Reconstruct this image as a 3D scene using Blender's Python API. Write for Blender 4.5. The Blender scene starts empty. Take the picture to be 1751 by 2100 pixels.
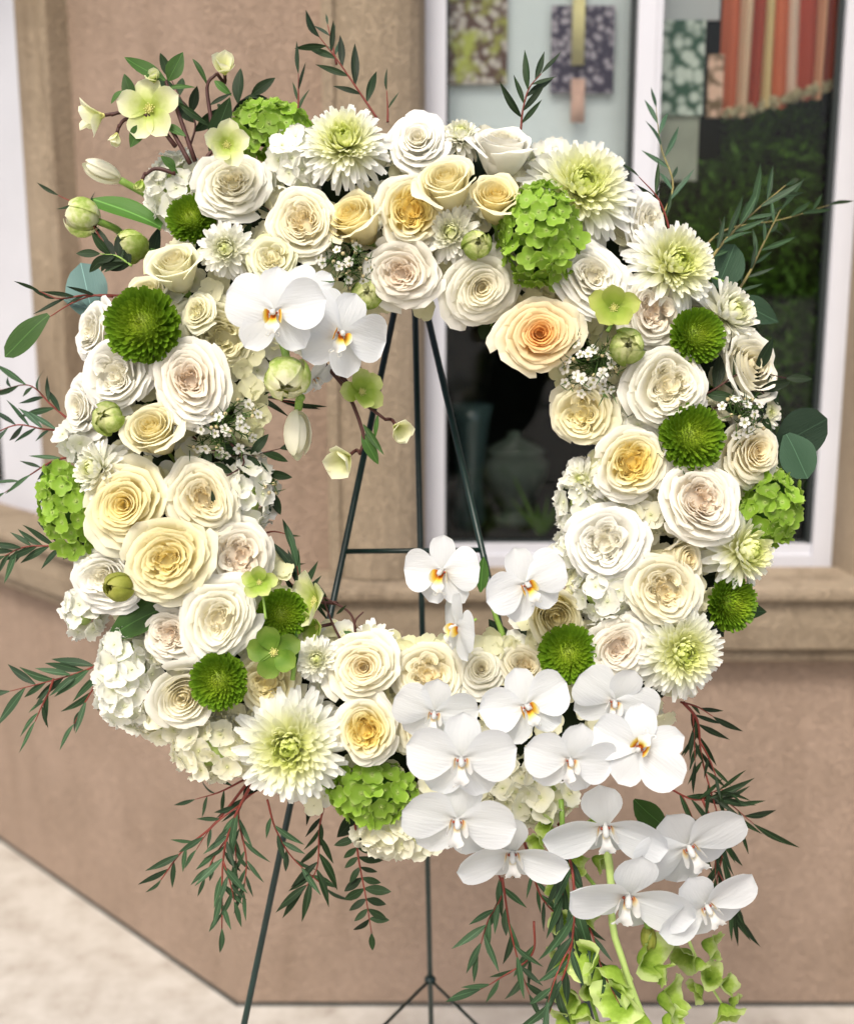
import bpy, math, random
import numpy as np
from mathutils import Vector, Matrix
PI = math.pi
rng = random.Random(7)
npr = np.random.RandomState(11)
scene = bpy.context.scene

# ------------------------------------------------------------------ camera, sky, sun, exposure
FPX, CX, CY = 2380.0, 875.5, 1050.0          # focal length and centre in a 1751 x 2100 picture
PITCH = math.radians(10.9); CAMH = 1.53
cam_d = bpy.data.cameras.new('camera'); cam = bpy.data.objects.new('camera', cam_d)
scene.collection.objects.link(cam); scene.camera = cam
cam.location = (0, 0, CAMH); cam.rotation_euler = (PI/2 - PITCH, 0, 0)
cam_d.sensor_fit = 'HORIZONTAL'; cam_d.sensor_width = 36; cam_d.lens = 36*FPX/1751
cam_d.clip_start = 0.05; cam_d.clip_end = 500
cam_d.dof.use_dof = True; cam_d.dof.focus_distance = 1.20; cam_d.dof.aperture_fstop = 4.0
world = bpy.data.worlds.new('World'); scene.world = world; world.use_nodes = True
wn = world.node_tree; wn.nodes.clear()
sky = wn.nodes.new('ShaderNodeTexSky'); sky.sky_type = 'NISHITA'; sky.sun_disc = False
SUN_EL, SUN_AZ = math.radians(52), math.radians(200)    # azimuth of the sun, clockwise from +Y
sky.sun_elevation = SUN_EL; sky.sun_rotation = SUN_AZ
sky.air_density = 1.0; sky.dust_density = 6.0; sky.ozone_density = 0.6; sky.altitude = 0
bgn = wn.nodes.new('ShaderNodeBackground'); bgn.inputs[1].default_value = 0.13
wo = wn.nodes.new('ShaderNodeOutputWorld')
wn.links.new(sky.outputs[0], bgn.inputs[0]); wn.links.new(bgn.outputs[0], wo.inputs[0])
sun_d = bpy.data.lights.new('sun', 'SUN'); sun_d.energy = 1.5; sun_d.angle = math.radians(14); sun_d.color = (1.0, 0.985, 0.92)
sun = bpy.data.objects.new('sun', sun_d); scene.collection.objects.link(sun)
sdir = Vector((math.sin(SUN_AZ)*math.cos(SUN_EL), math.cos(SUN_AZ)*math.cos(SUN_EL), math.sin(SUN_EL)))
sun.rotation_euler = sdir.to_track_quat('Z', 'Y').to_euler()
scene.view_settings.view_transform = 'Standard'; scene.view_settings.look = 'None'
scene.view_settings.exposure = 0.70; scene.view_settings.gamma = 1.0
scene.view_settings.use_curve_mapping = False
scene.cycles.max_bounces = 10; scene.cycles.transparent_max_bounces = 12

RC = cam.rotation_euler.to_matrix(); CAMLOC = Vector((0, 0, CAMH))
def cv(x, y, d):                       # a point at picture place x, y and depth d, in camera axes
    return Vector(((x-CX)/FPX*d, (CY-y)/FPX*d, -d))
def c2w(v): return RC @ Vector(v) + CAMLOC
def at(x, y, d): return c2w(cv(x, y, d))
def ray_plane(x, y, p0, n):
    r = RC @ cv(x, y, 1.0); n = Vector(n); t = (Vector(p0)-CAMLOC).dot(n)/r.dot(n)
    return CAMLOC + r*t

# ------------------------------------------------------------------ materials
def newmat(name):
    m = bpy.data.materials.new(name); m.use_nodes = True; m.node_tree.nodes.clear(); return m, m.node_tree
def N(nt, t, **kw):
    n = nt.nodes.new(t)
    for k, v in kw.items(): setattr(n, k, v)
    return n
def L(nt, a, b): nt.links.new(a, b)
def ramp(nt, stops):
    r = N(nt, 'ShaderNodeValToRGB'); cr = r.color_ramp
    cr.elements[0].position = stops[0][0]; cr.elements[0].color = (*stops[0][1], 1)
    cr.elements[1].position = stops[-1][0]; cr.elements[1].color = (*stops[-1][1], 1)
    for p, c in stops[1:-1]:
        e = cr.elements.new(p); e.color = (*c, 1)
    return r
def petal_mat(name, stops, axis='R', trans=0.40, rough=0.55, var=0.06, noise_amt=0.05, vein=0.15, spec=0.25, cen=(0, 0, 0), scl=1.0, tint=None, streak=None):
    """petal or leaf: diffuse + light passing through; colour runs with the distance from the flower's own axis"""
    m, nt = newmat(name)
    tc = N(nt, 'ShaderNodeTexCoord')
    sub = N(nt, 'ShaderNodeVectorMath', operation='SUBTRACT'); L(nt, tc.outputs['Object'], sub.inputs[0]); sub.inputs[1].default_value = cen
    mul = N(nt, 'ShaderNodeVectorMath', operation='MULTIPLY'); L(nt, sub.outputs[0], mul.inputs[0])
    mul.inputs[1].default_value = {'R': (1, 1, 0), 'D': (1, 1, 1), 'Y': (0, 1, 0), 'Z': (0, 0, 1)}[axis]
    ln = N(nt, 'ShaderNodeVectorMath', operation='LENGTH'); L(nt, mul.outputs[0], ln.inputs[0])
    ns = N(nt, 'ShaderNodeTexNoise'); ns.inputs['Scale'].default_value = 4.0; L(nt, tc.outputs['Object'], ns.inputs['Vector'])
    ma = N(nt, 'ShaderNodeMath', operation='MULTIPLY_ADD'); L(nt, ns.outputs[0], ma.inputs[0]); ma.inputs[1].default_value = noise_amt*4
    sc = N(nt, 'ShaderNodeMath', operation='MULTIPLY_ADD'); L(nt, ln.outputs['Value'], sc.inputs[0]); sc.inputs[1].default_value = scl; sc.inputs[2].default_value = -noise_amt*2
    L(nt, sc.outputs[0], ma.inputs[2])
    r = ramp(nt, stops); L(nt, ma.outputs[0], r.inputs[0])
    oi = N(nt, 'ShaderNodeObjectInfo')
    mr = N(nt, 'ShaderNodeMapRange'); L(nt, oi.outputs['Random'], mr.inputs[0]); mr.inputs[3].default_value = 1-var*1.3; mr.inputs[4].default_value = 1+var*0.5
    hs = N(nt, 'ShaderNodeHueSaturation'); L(nt, r.outputs[0], hs.inputs['Color']); L(nt, mr.outputs[0], hs.inputs['Value'])
    col = hs.outputs[0]
    wv = N(nt, 'ShaderNodeTexNoise'); wv.inputs['Scale'].default_value = 22.0; wv.inputs['Detail'].default_value = 3.0
    if streak:
        mp = N(nt, 'ShaderNodeMapping'); mp.inputs['Scale'].default_value = streak; L(nt, tc.outputs['Object'], mp.inputs[0]); L(nt, mp.outputs[0], wv.inputs['Vector']); wv.inputs['Scale'].default_value = 1.0
    else: L(nt, tc.outputs['Object'], wv.inputs['Vector'])
    bp = N(nt, 'ShaderNodeBump'); bp.inputs['Strength'].default_value = vein; bp.inputs['Distance'].default_value = 0.002
    L(nt, wv.outputs[0], bp.inputs['Height'])
    p = N(nt, 'ShaderNodeBsdfPrincipled'); L(nt, col, p.inputs['Base Color']); p.inputs['Roughness'].default_value = rough
    p.inputs['Specular IOR Level'].default_value = spec; L(nt, bp.outputs[0], p.inputs['Normal'])
    tr = N(nt, 'ShaderNodeBsdfTranslucent')
    if tint:
        mx0 = N(nt, 'ShaderNodeMix', data_type='RGBA', blend_type='MULTIPLY'); mx0.inputs[0].default_value = 1
        L(nt, col, mx0.inputs[6]); mx0.inputs[7].default_value = (*tint, 1); L(nt, mx0.outputs[2], tr.inputs[0])
    else: L(nt, col, tr.inputs[0])
    mx = N(nt, 'ShaderNodeMixShader'); mx.inputs[0].default_value = trans
    L(nt, p.outputs[0], mx.inputs[1]); L(nt, tr.outputs[0], mx.inputs[2])
    o = N(nt, 'ShaderNodeOutputMaterial'); L(nt, mx.outputs[0], o.inputs[0])
    return m
def plain(name, col, rough=0.6, spec=0.4, metal=0.0, nscale=0, namt=0.1, bump=0.0):
    m, nt = newmat(name)
    p = N(nt, 'ShaderNodeBsdfPrincipled'); p.inputs['Roughness'].default_value = rough; p.inputs['Metallic'].default_value = metal
    p.inputs['Specular IOR Level'].default_value = spec; p.inputs['Base Color'].default_value = (*col, 1)
    if nscale:
        tc = N(nt, 'ShaderNodeTexCoord'); ns = N(nt, 'ShaderNodeTexNoise'); ns.inputs['Scale'].default_value = nscale; ns.inputs['Detail'].default_value = 6
        L(nt, tc.outputs['Object'], ns.inputs['Vector'])
        r = ramp(nt, [(0.3, tuple(c*(1-namt) for c in col)), (0.7, tuple(min(1, c*(1+namt)) for c in col))]); L(nt, ns.outputs[0], r.inputs[0]); L(nt, r.outputs[0], p.inputs['Base Color'])
        if bump:
            b = N(nt, 'ShaderNodeBump'); b.inputs['Strength'].default_value = bump; b.inputs['Distance'].default_value = 0.003
            L(nt, ns.outputs[0], b.inputs['Height']); L(nt, b.outputs[0], p.inputs['Normal'])
    o = N(nt, 'ShaderNodeOutputMaterial'); L(nt, p.outputs[0], o.inputs[0]); return m
def stucco(name, ca, cb, cs, worm=1.0, stain=0.25):
    m, nt = newmat(name)
    tc = N(nt, 'ShaderNodeTexCoord')
    n1 = N(nt, 'ShaderNodeTexNoise'); n1.inputs['Scale'].default_value = 3.5; n1.inputs['Detail'].default_value = 6; n1.inputs['Roughness'].default_value = 0.5
    L(nt, tc.outputs['Object'], n1.inputs['Vector'])
    r1 = ramp(nt, [(0.32, ca), (0.68, cb)]); L(nt, n1.outputs[0], r1.inputs[0])
    mp = N(nt, 'ShaderNodeMapping'); L(nt, tc.outputs['Object'], mp.inputs[0]); mp.inputs['Scale'].default_value = (14, 14, 2.2)
    n2 = N(nt, 'ShaderNodeTexNoise'); n2.inputs['Scale'].default_value = 1.0; n2.inputs['Detail'].default_value = 5; L(nt, mp.outputs[0], n2.inputs['Vector'])
    r2 = ramp(nt, [(0.5, (0, 0, 0)), (0.78, (stain, stain, stain))]); L(nt, n2.outputs[0], r2.inputs[0])
    mx = N(nt, 'ShaderNodeMix', data_type='RGBA'); L(nt, r2.outputs[0], mx.inputs[0]); L(nt, r1.outputs[0], mx.inputs[6]); mx.inputs[7].default_value = (*cs, 1)
    n3 = N(nt, 'ShaderNodeTexNoise'); n3.inputs['Scale'].default_value = 105; n3.inputs['Detail'].default_value = 3; n3.inputs['Distortion'].default_value = 1.6
    L(nt, tc.outputs['Object'], n3.inputs['Vector'])
    r3 = ramp(nt, [(0.36, (0, 0, 0)), (0.5, (0.75, 0.75, 0.75)), (0.7, (1, 1, 1))]); L(nt, n3.outputs[0], r3.inputs[0])
    mx2 = N(nt, 'ShaderNodeMix', data_type='RGBA', blend_type='MULTIPLY'); mx2.inputs[0].default_value = 0.10
    L(nt, mx.outputs[2], mx2.inputs[6]); L(nt, r3.outputs[0], mx2.inputs[7])
    b = N(nt, 'ShaderNodeBump'); b.inputs['Strength'].default_value = 0.55*worm; b.inputs['Distance'].default_value = 0.004; L(nt, r3.outputs[0], b.inputs['Height'])
    p = N(nt, 'ShaderNodeBsdfPrincipled'); p.inputs['Roughness'].default_value = 0.9; p.inputs['Specular IOR Level'].default_value = 0.2
    L(nt, mx2.outputs[2], p.inputs['Base Color']); L(nt, b.outputs[0], p.inputs['Normal'])
    o = N(nt, 'ShaderNodeOutputMaterial'); L(nt, p.outputs[0], o.inputs[0]); return m

M = {}
M['wall'] = stucco('stucco_wall', (0.262, 0.192, 0.143), (0.325, 0.240, 0.184), (0.19, 0.135, 0.095), 1.3, 0.45)
M['trim'] = stucco('stucco_trim', (0.255, 0.200, 0.138), (0.315, 0.252, 0.182), (0.12, 0.085, 0.055), 1.4, 0.8)
M['white_frame'] = plain('white_frame', (0.50, 0.505, 0.545), 0.35, 0.5, 0, 6, 0.04)
M['gasket'] = plain('gasket', (0.015, 0.02, 0.02), 0.4)
M['easel'] = plain('easel_green', (0.006, 0.022, 0.018), 0.35, 0.5, 0, 60, 0.2)
M['foam'] = plain('foam', (0.012, 0.02, 0.008), 0.9, 0.2, 0, 40, 0.4, 0.5)
W_ = (0.86, 0.845, 0.78)
M['r_white'] = petal_mat('rose_white', [(0, (0.87, 0.80, 0.56)), (0.35, (0.87, 0.84, 0.68)), (0.8, (0.87, 0.86, 0.77)), (1, (0.87, 0.865, 0.80))])
M['r_snow'] = petal_mat('rose_snow', [(0, (0.87, 0.83, 0.66)), (0.4, (0.87, 0.855, 0.77)), (1, (0.87, 0.87, 0.84))])
M['r_blush'] = petal_mat('rose_blush', [(0, (0.85, 0.71, 0.55)), (0.3, (0.86, 0.78, 0.65)), (0.6, (0.87, 0.84, 0.74)), (1, (0.87, 0.86, 0.79))])
M['r_cream'] = petal_mat('rose_cream', [(0, (0.85, 0.72, 0.42)), (0.35, (0.86, 0.80, 0.58)), (0.75, (0.87, 0.84, 0.68)), (1, (0.87, 0.86, 0.75))])
M['r_yellow'] = petal_mat('rose_yellow', [(0, (0.86, 0.72, 0.28)), (0.35, (0.86, 0.77, 0.42)), (0.75, (0.86, 0.81, 0.56)), (1, (0.86, 0.84, 0.67))])
M['r_lemon'] = petal_mat('rose_lemon', [(0, (0.86, 0.76, 0.38)), (0.4, (0.86, 0.80, 0.52)), (1, (0.86, 0.84, 0.68))])
M['r_gold'] = petal_mat('rose_gold', [(0, (0.86, 0.64, 0.15)), (0.38, (0.86, 0.73, 0.28)), (0.58, (0.86, 0.81, 0.56)), (0.8, (0.86, 0.84, 0.74)), (1, (0.86, 0.85, 0.78))])
M['r_peach'] = petal_mat('rose_peach', [(0, (0.88, 0.48, 0.12)), (0.18, (0.88, 0.54, 0.19)), (0.42, (0.87, 0.69, 0.38)), (0.75, (0.86, 0.78, 0.55)), (1, (0.86, 0.83, 0.68))])
M['r_green'] = petal_mat('rose_green', [(0, (0.80, 0.76, 0.46)), (0.5, (0.84, 0.81, 0.58)), (1, (0.84, 0.84, 0.68))])
M['peony'] = petal_mat('peony', [(0, (0.80, 0.66, 0.30)), (0.35, (0.85, 0.80, 0.56)), (1, (0.80, 0.82, 0.56))], noise_amt=0.1)
M['bud_g'] = petal_mat('bud_green', [(0, (0.80, 0.80, 0.50)), (0.45, (0.70, 0.74, 0.34)), (0.8, (0.40, 0.52, 0.12)), (1, (0.30, 0.42, 0.06))], noise_amt=0.22, var=0.25)
M['bud_cream'] = petal_mat('bud_cream', [(0, (0.85, 0.84, 0.66)), (0.55, (0.82, 0.82, 0.54)), (0.85, (0.55, 0.64, 0.22)), (1, (0.36, 0.50, 0.10))], noise_amt=0.2, var=0.18)
M['bud_olive'] = petal_mat('bud_olive', [(0, (0.50, 0.48, 0.14)), (0.6, (0.42, 0.44, 0.09)), (1, (0.30, 0.34, 0.05))], noise_amt=0.2, var=0.2)
M['tulip'] = petal_mat('tulip_white', [(0, (0.87, 0.86, 0.76)), (0.6, (0.86, 0.85, 0.68)), (1, (0.74, 0.76, 0.44))], axis='D', scl=0.5)
M['mum'] = petal_mat('mum', [(0, (0.56, 0.66, 0.12)), (0.09, (0.78, 0.84, 0.32)), (0.30, (0.86, 0.88, 0.50)), (0.52, (0.87, 0.88, 0.66)), (0.74, (0.87, 0.88, 0.82)), (1, (0.87, 0.88, 0.86))], trans=0.48)
M['mum_w'] = petal_mat('mum_white', [(0, (0.66, 0.72, 0.25)), (0.14, (0.80, 0.82, 0.50)), (0.35, (0.86, 0.86, 0.72)), (1, (0.87, 0.87, 0.86))], trans=0.38)
M['button'] = petal_mat('button_green', [(0, (0.34, 0.44, 0.03)), (0.35, (0.25, 0.38, 0.022)), (0.75, (0.12, 0.24, 0.012)), (1, (0.16, 0.29, 0.02))], trans=0.28, var=0.1, rough=0.45)
M['hyd_g'] = petal_mat('hydrangea_green', [(0, (0.50, 0.62, 0.20)), (0.3, (0.27, 0.46, 0.05)), (0.8, (0.27, 0.45, 0.045)), (1, (0.40, 0.56, 0.13))], var=0.22, rough=0.5)
M['hyd_w'] = petal_mat('hydrangea_white', [(0, (0.74, 0.78, 0.50)), (0.25, (0.84, 0.85, 0.70)), (1, (0.87, 0.87, 0.82))], var=0.1)
M['hyd_c'] = petal_mat('hydrangea_cream', [(0, (0.72, 0.74, 0.40)), (0.3, (0.84, 0.82, 0.60)), (1, (0.86, 0.85, 0.72))], var=0.1)
M['orchid'] = petal_mat('orchid_white', [(0, (0.66, 0.675, 0.66)), (0.3, (0.69, 0.715, 0.73)), (1, (0.72, 0.745, 0.77))], trans=0.36, var=0.05, rough=0.42, vein=0.35, streak=(2.5, 26, 6))
M['lip'] = petal_mat('orchid_lip', [(0, (0.45, 0.08, 0.03)), (0.12, (0.60, 0.17, 0.02)), (0.19, (0.83, 0.55, 0.05)), (0.26, (0.86, 0.76, 0.35)), (0.33, (0.84, 0.84, 0.80)), (1, (0.84, 0.84, 0.82))], axis='D', cen=(0, -0.04, 0.02), var=0.02, noise_amt=0.035)
M['lip_w'] = petal_mat('orchid_lip_white', [(0, (0.42, 0.10, 0.05)), (0.10, (0.62, 0.24, 0.06)), (0.15, (0.82, 0.72, 0.45)), (0.20, (0.80, 0.80, 0.78)), (1, (0.80, 0.80, 0.80))], axis='D', cen=(0, -0.02, 0.02), var=0.02, noise_amt=0.02)
M['peony_c'] = petal_mat('peony_cream', [(0, (0.86, 0.80, 0.52)), (0.5, (0.86, 0.84, 0.62)), (0.85, (0.85, 0.85, 0.66)), (1, (0.72, 0.76, 0.42))], noise_amt=0.1)
M['hell'] = petal_mat('hellebore', [(0, (0.36, 0.46, 0.06)), (0.3, (0.46, 0.56, 0.12)), (0.65, (0.72, 0.76, 0.38)), (1, (0.84, 0.84, 0.62))], var=0.08, noise_amt=0.08)
M['hell_g'] = petal_mat('hellebore_green', [(0, (0.24, 0.38, 0.04)), (0.5, (0.34, 0.48, 0.07)), (1, (0.62, 0.68, 0.28))], var=0.08, noise_amt=0.08)
M['hell_d'] = petal_mat('hellebore_dark', [(0, (0.22, 0.36, 0.05)), (0.5, (0.11, 0.22, 0.02)), (1, (0.22, 0.32, 0.06))], var=0.15, noise_amt=0.08)
M['hell_o'] = petal_mat('hellebore_olive', [(0, (0.24, 0.36, 0.05)), (0.5, (0.34, 0.44, 0.07)), (1, (0.48, 0.52, 0.15))], var=0.1, noise_amt=0.08)
M['hell_w'] = petal_mat('hellebore_white', [(0, (0.56, 0.62, 0.16)), (0.4, (0.76, 0.78, 0.42)), (1, (0.86, 0.85, 0.66))], var=0.06)
def leafmat(name, a, b, tr=0.15, rough=0.5, sp=0.22): return petal_mat(name, [(0, tuple(min(.8, q*2.2+.02) for q in a)), (0.006, tuple(q*1.5 for q in a)), (0.014, a), (0.4, b)], axis='Y', trans=tr, var=0.45, rough=rough, spec=sp, noise_amt=0.0, vein=0.35, streak=(5, 40, 5), tint=(1.2, 1.4, 0.5))
M['leaf_d'] = leafmat('leaf_dark', (0.014, 0.032, 0.010), (0.022, 0.045, 0.014))
M['leaf_m'] = leafmat('leaf_mid', (0.045, 0.11, 0.02), (0.07, 0.15, 0.03))
M['leaf_w'] = leafmat('leaf_willow', (0.032, 0.068, 0.030), (0.048, 0.092, 0.044), 0.10)
M['leaf_b'] = leafmat('leaf_blue', (0.09, 0.16, 0.15), (0.12, 0.20, 0.19), 0.1, 0.5)
M['leaf_e'] = leafmat('leaf_eucalyptus', (0.032, 0.07, 0.038), (0.045, 0.09, 0.052), 0.1, 0.5)
M['leaf_t'] = leafmat('leaf_tulip', (0.05, 0.13, 0.02), (0.07, 0.17, 0.025), 0.2)
M['bell'] = petal_mat('bell', [(0, (0.10, 0.22, 0.012)), (0.35, (0.24, 0.40, 0.035)), (0.75, (0.42, 0.60, 0.10)), (1, (0.64, 0.78, 0.30))], trans=0.36, var=0.35, rough=0.45, vein=0.8, noise_amt=0.12)
M['stem_g'] = plain('stem_green', (0.22, 0.36, 0.07), 0.45, 0.3, 0, 20, 0.15)
M['stem_l'] = plain('stem_light', (0.42, 0.55, 0.18), 0.45, 0.3, 0, 20, 0.1)
M['stem_r'] = plain('stem_red', (0.16, 0.03, 0.02), 0.5, 0.3, 0, 30, 0.3)
M['stem_d'] = plain('stem_dark', (0.06, 0.022, 0.018), 0.5, 0.3, 0, 30, 0.3)
M['stem_o'] = plain('stem_olive', (0.20, 0.17, 0.06), 0.5, 0.3, 0, 30, 0.3)
M['stamen'] = plain('stamen', (0.62, 0.60, 0.20), 0.6)
M['wax_w'] = petal_mat('wax_petal', [(0, (0.30, 0.32, 0.10)), (0.25, (0.5, 0.5, 0.25)), (0.4, (0.85, 0.84, 0.78)), (1, (0.86, 0.85, 0.80))], var=0.08, noise_amt=0.01)
M['needle'] = plain('needle', (0.05, 0.10, 0.02), 0.5, 0.3, 0, 50, 0.4)
M['wax_bud'] = plain('wax_bud', (0.42, 0.36, 0.20), 0.6, 0.3, 0, 50, 0.3)

# ------------------------------------------------------------------ object helpers
COL = scene.collection
def mesh(name, verts, faces, mat=None, smooth=True):
    me = bpy.data.meshes.new(name); me.from_pydata([tuple(v) for v in verts], [], faces); me.update()
    if smooth: me.shade_smooth()
    if mat: me.materials.append(mat)
    return me
def obj(name, me, parent=None, mat=None, mw=None, kind=None):
    o = bpy.data.objects.new(name, me); COL.objects.link(o)
    if mat is not None:
        if not me.materials: me.materials.append(mat)
        o.material_slots[0].link = 'OBJECT'; o.material_slots[0].material = mat
    if parent: o.parent = parent
    if mw is not None: o.matrix_local = mw
    if kind: o['kind'] = kind
    return o
def tag(o, label, cat, group=None, kind=None):
    o['label'] = label; o['category'] = cat
    if group: o['group'] = group
    if kind: o['kind'] = kind
    return o
def empty(name, mw=None):
    o = bpy.data.objects.new(name, None); COL.objects.link(o); o.empty_display_size = 0.02
    if mw is not None: o.matrix_world = mw
    return o
def frame(loc_c, axis_c, roll=0.0, scale=1.0, upc=(0, 1, 0)):
    """matrix of a flower at a place in camera axes, facing axis_c (x right, y up, z to the camera)"""
    z = Vector(axis_c).normalized(); up = Vector(upc)
    if abs(up.dot(z)) > 0.98: up = Vector((0, 0, 1))
    y = (up - z*up.dot(z)).normalized(); x = y.cross(z)
    R = Matrix((x, y, z)).transposed() @ Matrix.Rotation(math.radians(roll), 3, 'Z')
    Rw = RC @ R
    return Matrix.Translation(c2w(loc_c)) @ Rw.to_4x4() @ Matrix.Scale(scale, 4)
def grid_faces(nu, nv, off=0):
    return [(off+i*nv+j, off+(i+1)*nv+j, off+(i+1)*nv+j+1, off+i*nv+j+1) for i in range(nu-1) for j in range(nv-1)]
def tube(pts, rad, nseg=7, caps=True):
    pts = [Vector(p) for p in pts]; n = len(pts); V = []; F = []
    rads = rad if isinstance(rad, (list, tuple)) else [rad]*n
    up = Vector((0.13, 0.31, 0.94))
    for i, p in enumerate(pts):
        t = (pts[min(i+1, n-1)]-pts[max(i-1, 0)]).normalized()
        a = t.cross(up)
        if a.length < 1e-3: a = t.cross(Vector((1, 0, 0)))
        a.normalize(); b = t.cross(a)
        for k in range(nseg):
            w = 2*PI*k/nseg; V.append(p + (a*math.cos(w)+b*math.sin(w))*rads[i])
    for i in range(n-1):
        for k in range(nseg):
            F.append((i*nseg+k, i*nseg+(k+1) % nseg, (i+1)*nseg+(k+1) % nseg, (i+1)*nseg+k))
    if caps:
        F.append(tuple(range(nseg))[::-1]); F.append(tuple(range((n-1)*nseg, n*nseg)))
    return V, F
def spline(pts, n=14):
    P = [Vector(p) for p in pts]
    if len(P) == 2: return [P[0].lerp(P[1], i/(n-1)) for i in range(n)]
    P = [P[0]*2-P[1]] + P + [P[-1]*2-P[-2]]; out = []; m = len(P)-3
    for i in range(n):
        u = i/(n-1)*m; k = min(int(u), m-1); t = u-k; a, b, c, d = P[k:k+4]
        out.append(0.5*((2*b)+(c-a)*t+(2*a-5*b+4*c-d)*t*t+(3*b-a-3*c+d)*t**3))
    return out
def merge(parts):
    V = []; F = []
    for v, f in parts:
        o = len(V); V += list(v); F += [tuple(i+o for i in q) for q in f]
    return V, F
def xf(v, m): return [m @ Vector(p) for p in v]
def box(x0, x1, y0, y1, z0, z1):
    V = [(x, y, z) for x in (x0, x1) for y in (y0, y1) for z in (z0, z1)]
    return V, [(0, 1, 3, 2), (4, 6, 7, 5), (0, 4, 5, 1), (2, 3, 7, 6), (0, 2, 6, 4), (1, 5, 7, 3)]
def sphere(c, r, nu=10, nv=7, sz=1.0):
    V = [Vector((c[0], c[1], c[2]+r*sz))]; F = []
    for j in range(1, nv):
        a = PI*j/nv
        for i in range(nu): V.append(Vector((c[0]+r*math.sin(a)*math.cos(2*PI*i/nu), c[1]+r*math.sin(a)*math.sin(2*PI*i/nu), c[2]+r*sz*math.cos(a))))
    V.append(Vector((c[0], c[1], c[2]-r*sz)))
    for i in range(nu): F.append((0, 1+i, 1+(i+1) % nu))
    for j in range(nv-2):
        for i in range(nu): F.append((1+j*nu+i, 1+(j+1)*nu+i, 1+(j+1)*nu+(i+1) % nu, 1+j*nu+(i+1) % nu))
    e = len(V)-1; b = 1+(nv-2)*nu
    for i in range(nu): F.append((e, b+(i+1) % nu, b+i))
    return V, F
# ------------------------------------------------------------------ the place: ground and building
ground_m, gnt = newmat('pavement')
_tc = N(gnt, 'ShaderNodeTexCoord')
_n = N(gnt, 'ShaderNodeTexNoise'); _n.inputs['Scale'].default_value = 9; _n.inputs['Detail'].default_value = 9; _n.inputs['Roughness'].default_value = 0.7; L(gnt, _tc.outputs['Object'], _n.inputs['Vector'])
_r = ramp(gnt, [(0.30, (0.20, 0.165, 0.135)), (0.40, (0.37, 0.335, 0.29)), (0.56, (0.45, 0.42, 0.375)), (0.75, (0.52, 0.495, 0.45))]); L(gnt, _n.outputs[0], _r.inputs[0])
_b = N(gnt, 'ShaderNodeBump'); _b.inputs['Strength'].default_value = 0.35; _b.inputs['Distance'].default_value = 0.004; L(gnt, _n.outputs[0], _b.inputs['Height'])
_p = N(gnt, 'ShaderNodeBsdfPrincipled'); _p.inputs['Roughness'].default_value = 0.85; L(gnt, _r.outputs[0], _p.inputs['Base Color']); L(gnt, _b.outputs[0], _p.inputs['Normal'])
_o = N(gnt, 'ShaderNodeOutputMaterial'); L(gnt, _p.outputs[0], _o.inputs[0])
g = obj('pavement', mesh('pavement', [(-200, -200, 0), (200, -200, 0), (200, 200, 0), (-200, 200, 0)], [(0, 1, 2, 3)]), mat=ground_m); g['kind'] = 'structure'

corner = ray_plane(487, 2062, (0, 0, 0), (0, 0, 1)); YW = corner.y
leftpt = ray_plane(0, 1722, (0, 0, 0), (0, 0, 1))
S1 = Vector((1, 0, 0)); N1 = Vector((0, -1, 0))
S2 = (leftpt-corner); S2.z = 0; S2.normalize(); N2 = Vector((-S2.y, S2.x, 0))
if N2.y > 0: N2 = -N2
WALLS = {'f': (corner, S1, N1), 'l': (corner, S2, N2)}
def wp(w, s, n, z):
    o, S, Nn = WALLS[w]; return Vector((o.x, o.y, 0)) + S*s + Nn*n + Vector((0, 0, z))
def w_sz(w, x, y, n=0.0):
    o, S, Nn = WALLS[w]; p = ray_plane(x, y, o+Nn*n, Nn); return (p-o).dot(S), p.z
def wbox(w, s0, s1, n0, n1, z0, z1):
    V, F = box(s0, s1, n0, n1, z0, z1); return [wp(w, *v) for v in V], F
def wprism(w, prof, z0, z1):
    n = len(prof); V = [wp(w, s, q, z0) for s, q in prof]+[wp(w, s, q, z1) for s, q in prof]
    F = [(i, (i+1) % n, n+(i+1) % n, n+i) for i in range(n)] + [tuple(range(n))[::-1], tuple(range(n, 2*n))]
    return V, F
TOP = 3.4
miter = (N1+N2)/(1+N1.dot(N2))
zb_top = w_sz('f', 1500, 1205, 0.10)[1]; zb_bot = w_sz('f', 1500, 1355, 0.045)[1]
REC = -0.055                                   # window frames sit back from the wall face
sL = w_sz('f', 868, 1000, REC)[0]; sR = w_sz('f', 1712, 1100, REC)[0]; zS = w_sz('f', 1600, 1166, REC)[1]
bld = empty('shop_building', Matrix.Translation(wp('f', 0, 0, 0)))
tag(bld, 'pink stucco shop building with beige mouldings and a white framed window', 'building')
BINV = bld.matrix_world.inverted()
def bpart(name, vf, mat, parent=None, smooth=False, label=None):
    v, f = vf; o = obj(name, mesh(name, [BINV @ Vector(p) for p in v], f, None, smooth), parent or bld, mat)
    if label: o['label'] = label
    return o
TH = 0.16
bpart('wall', merge([wbox('f', 0, sL, -TH, 0, 0, TOP), wbox('f', sL, sR, -TH, 0, 0, zS), wbox('f', sR, 4.0, -TH, 0, 0, TOP), wbox('f', sL, sR, -TH, 0, 2.75, TOP)]), M['wall'])
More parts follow.
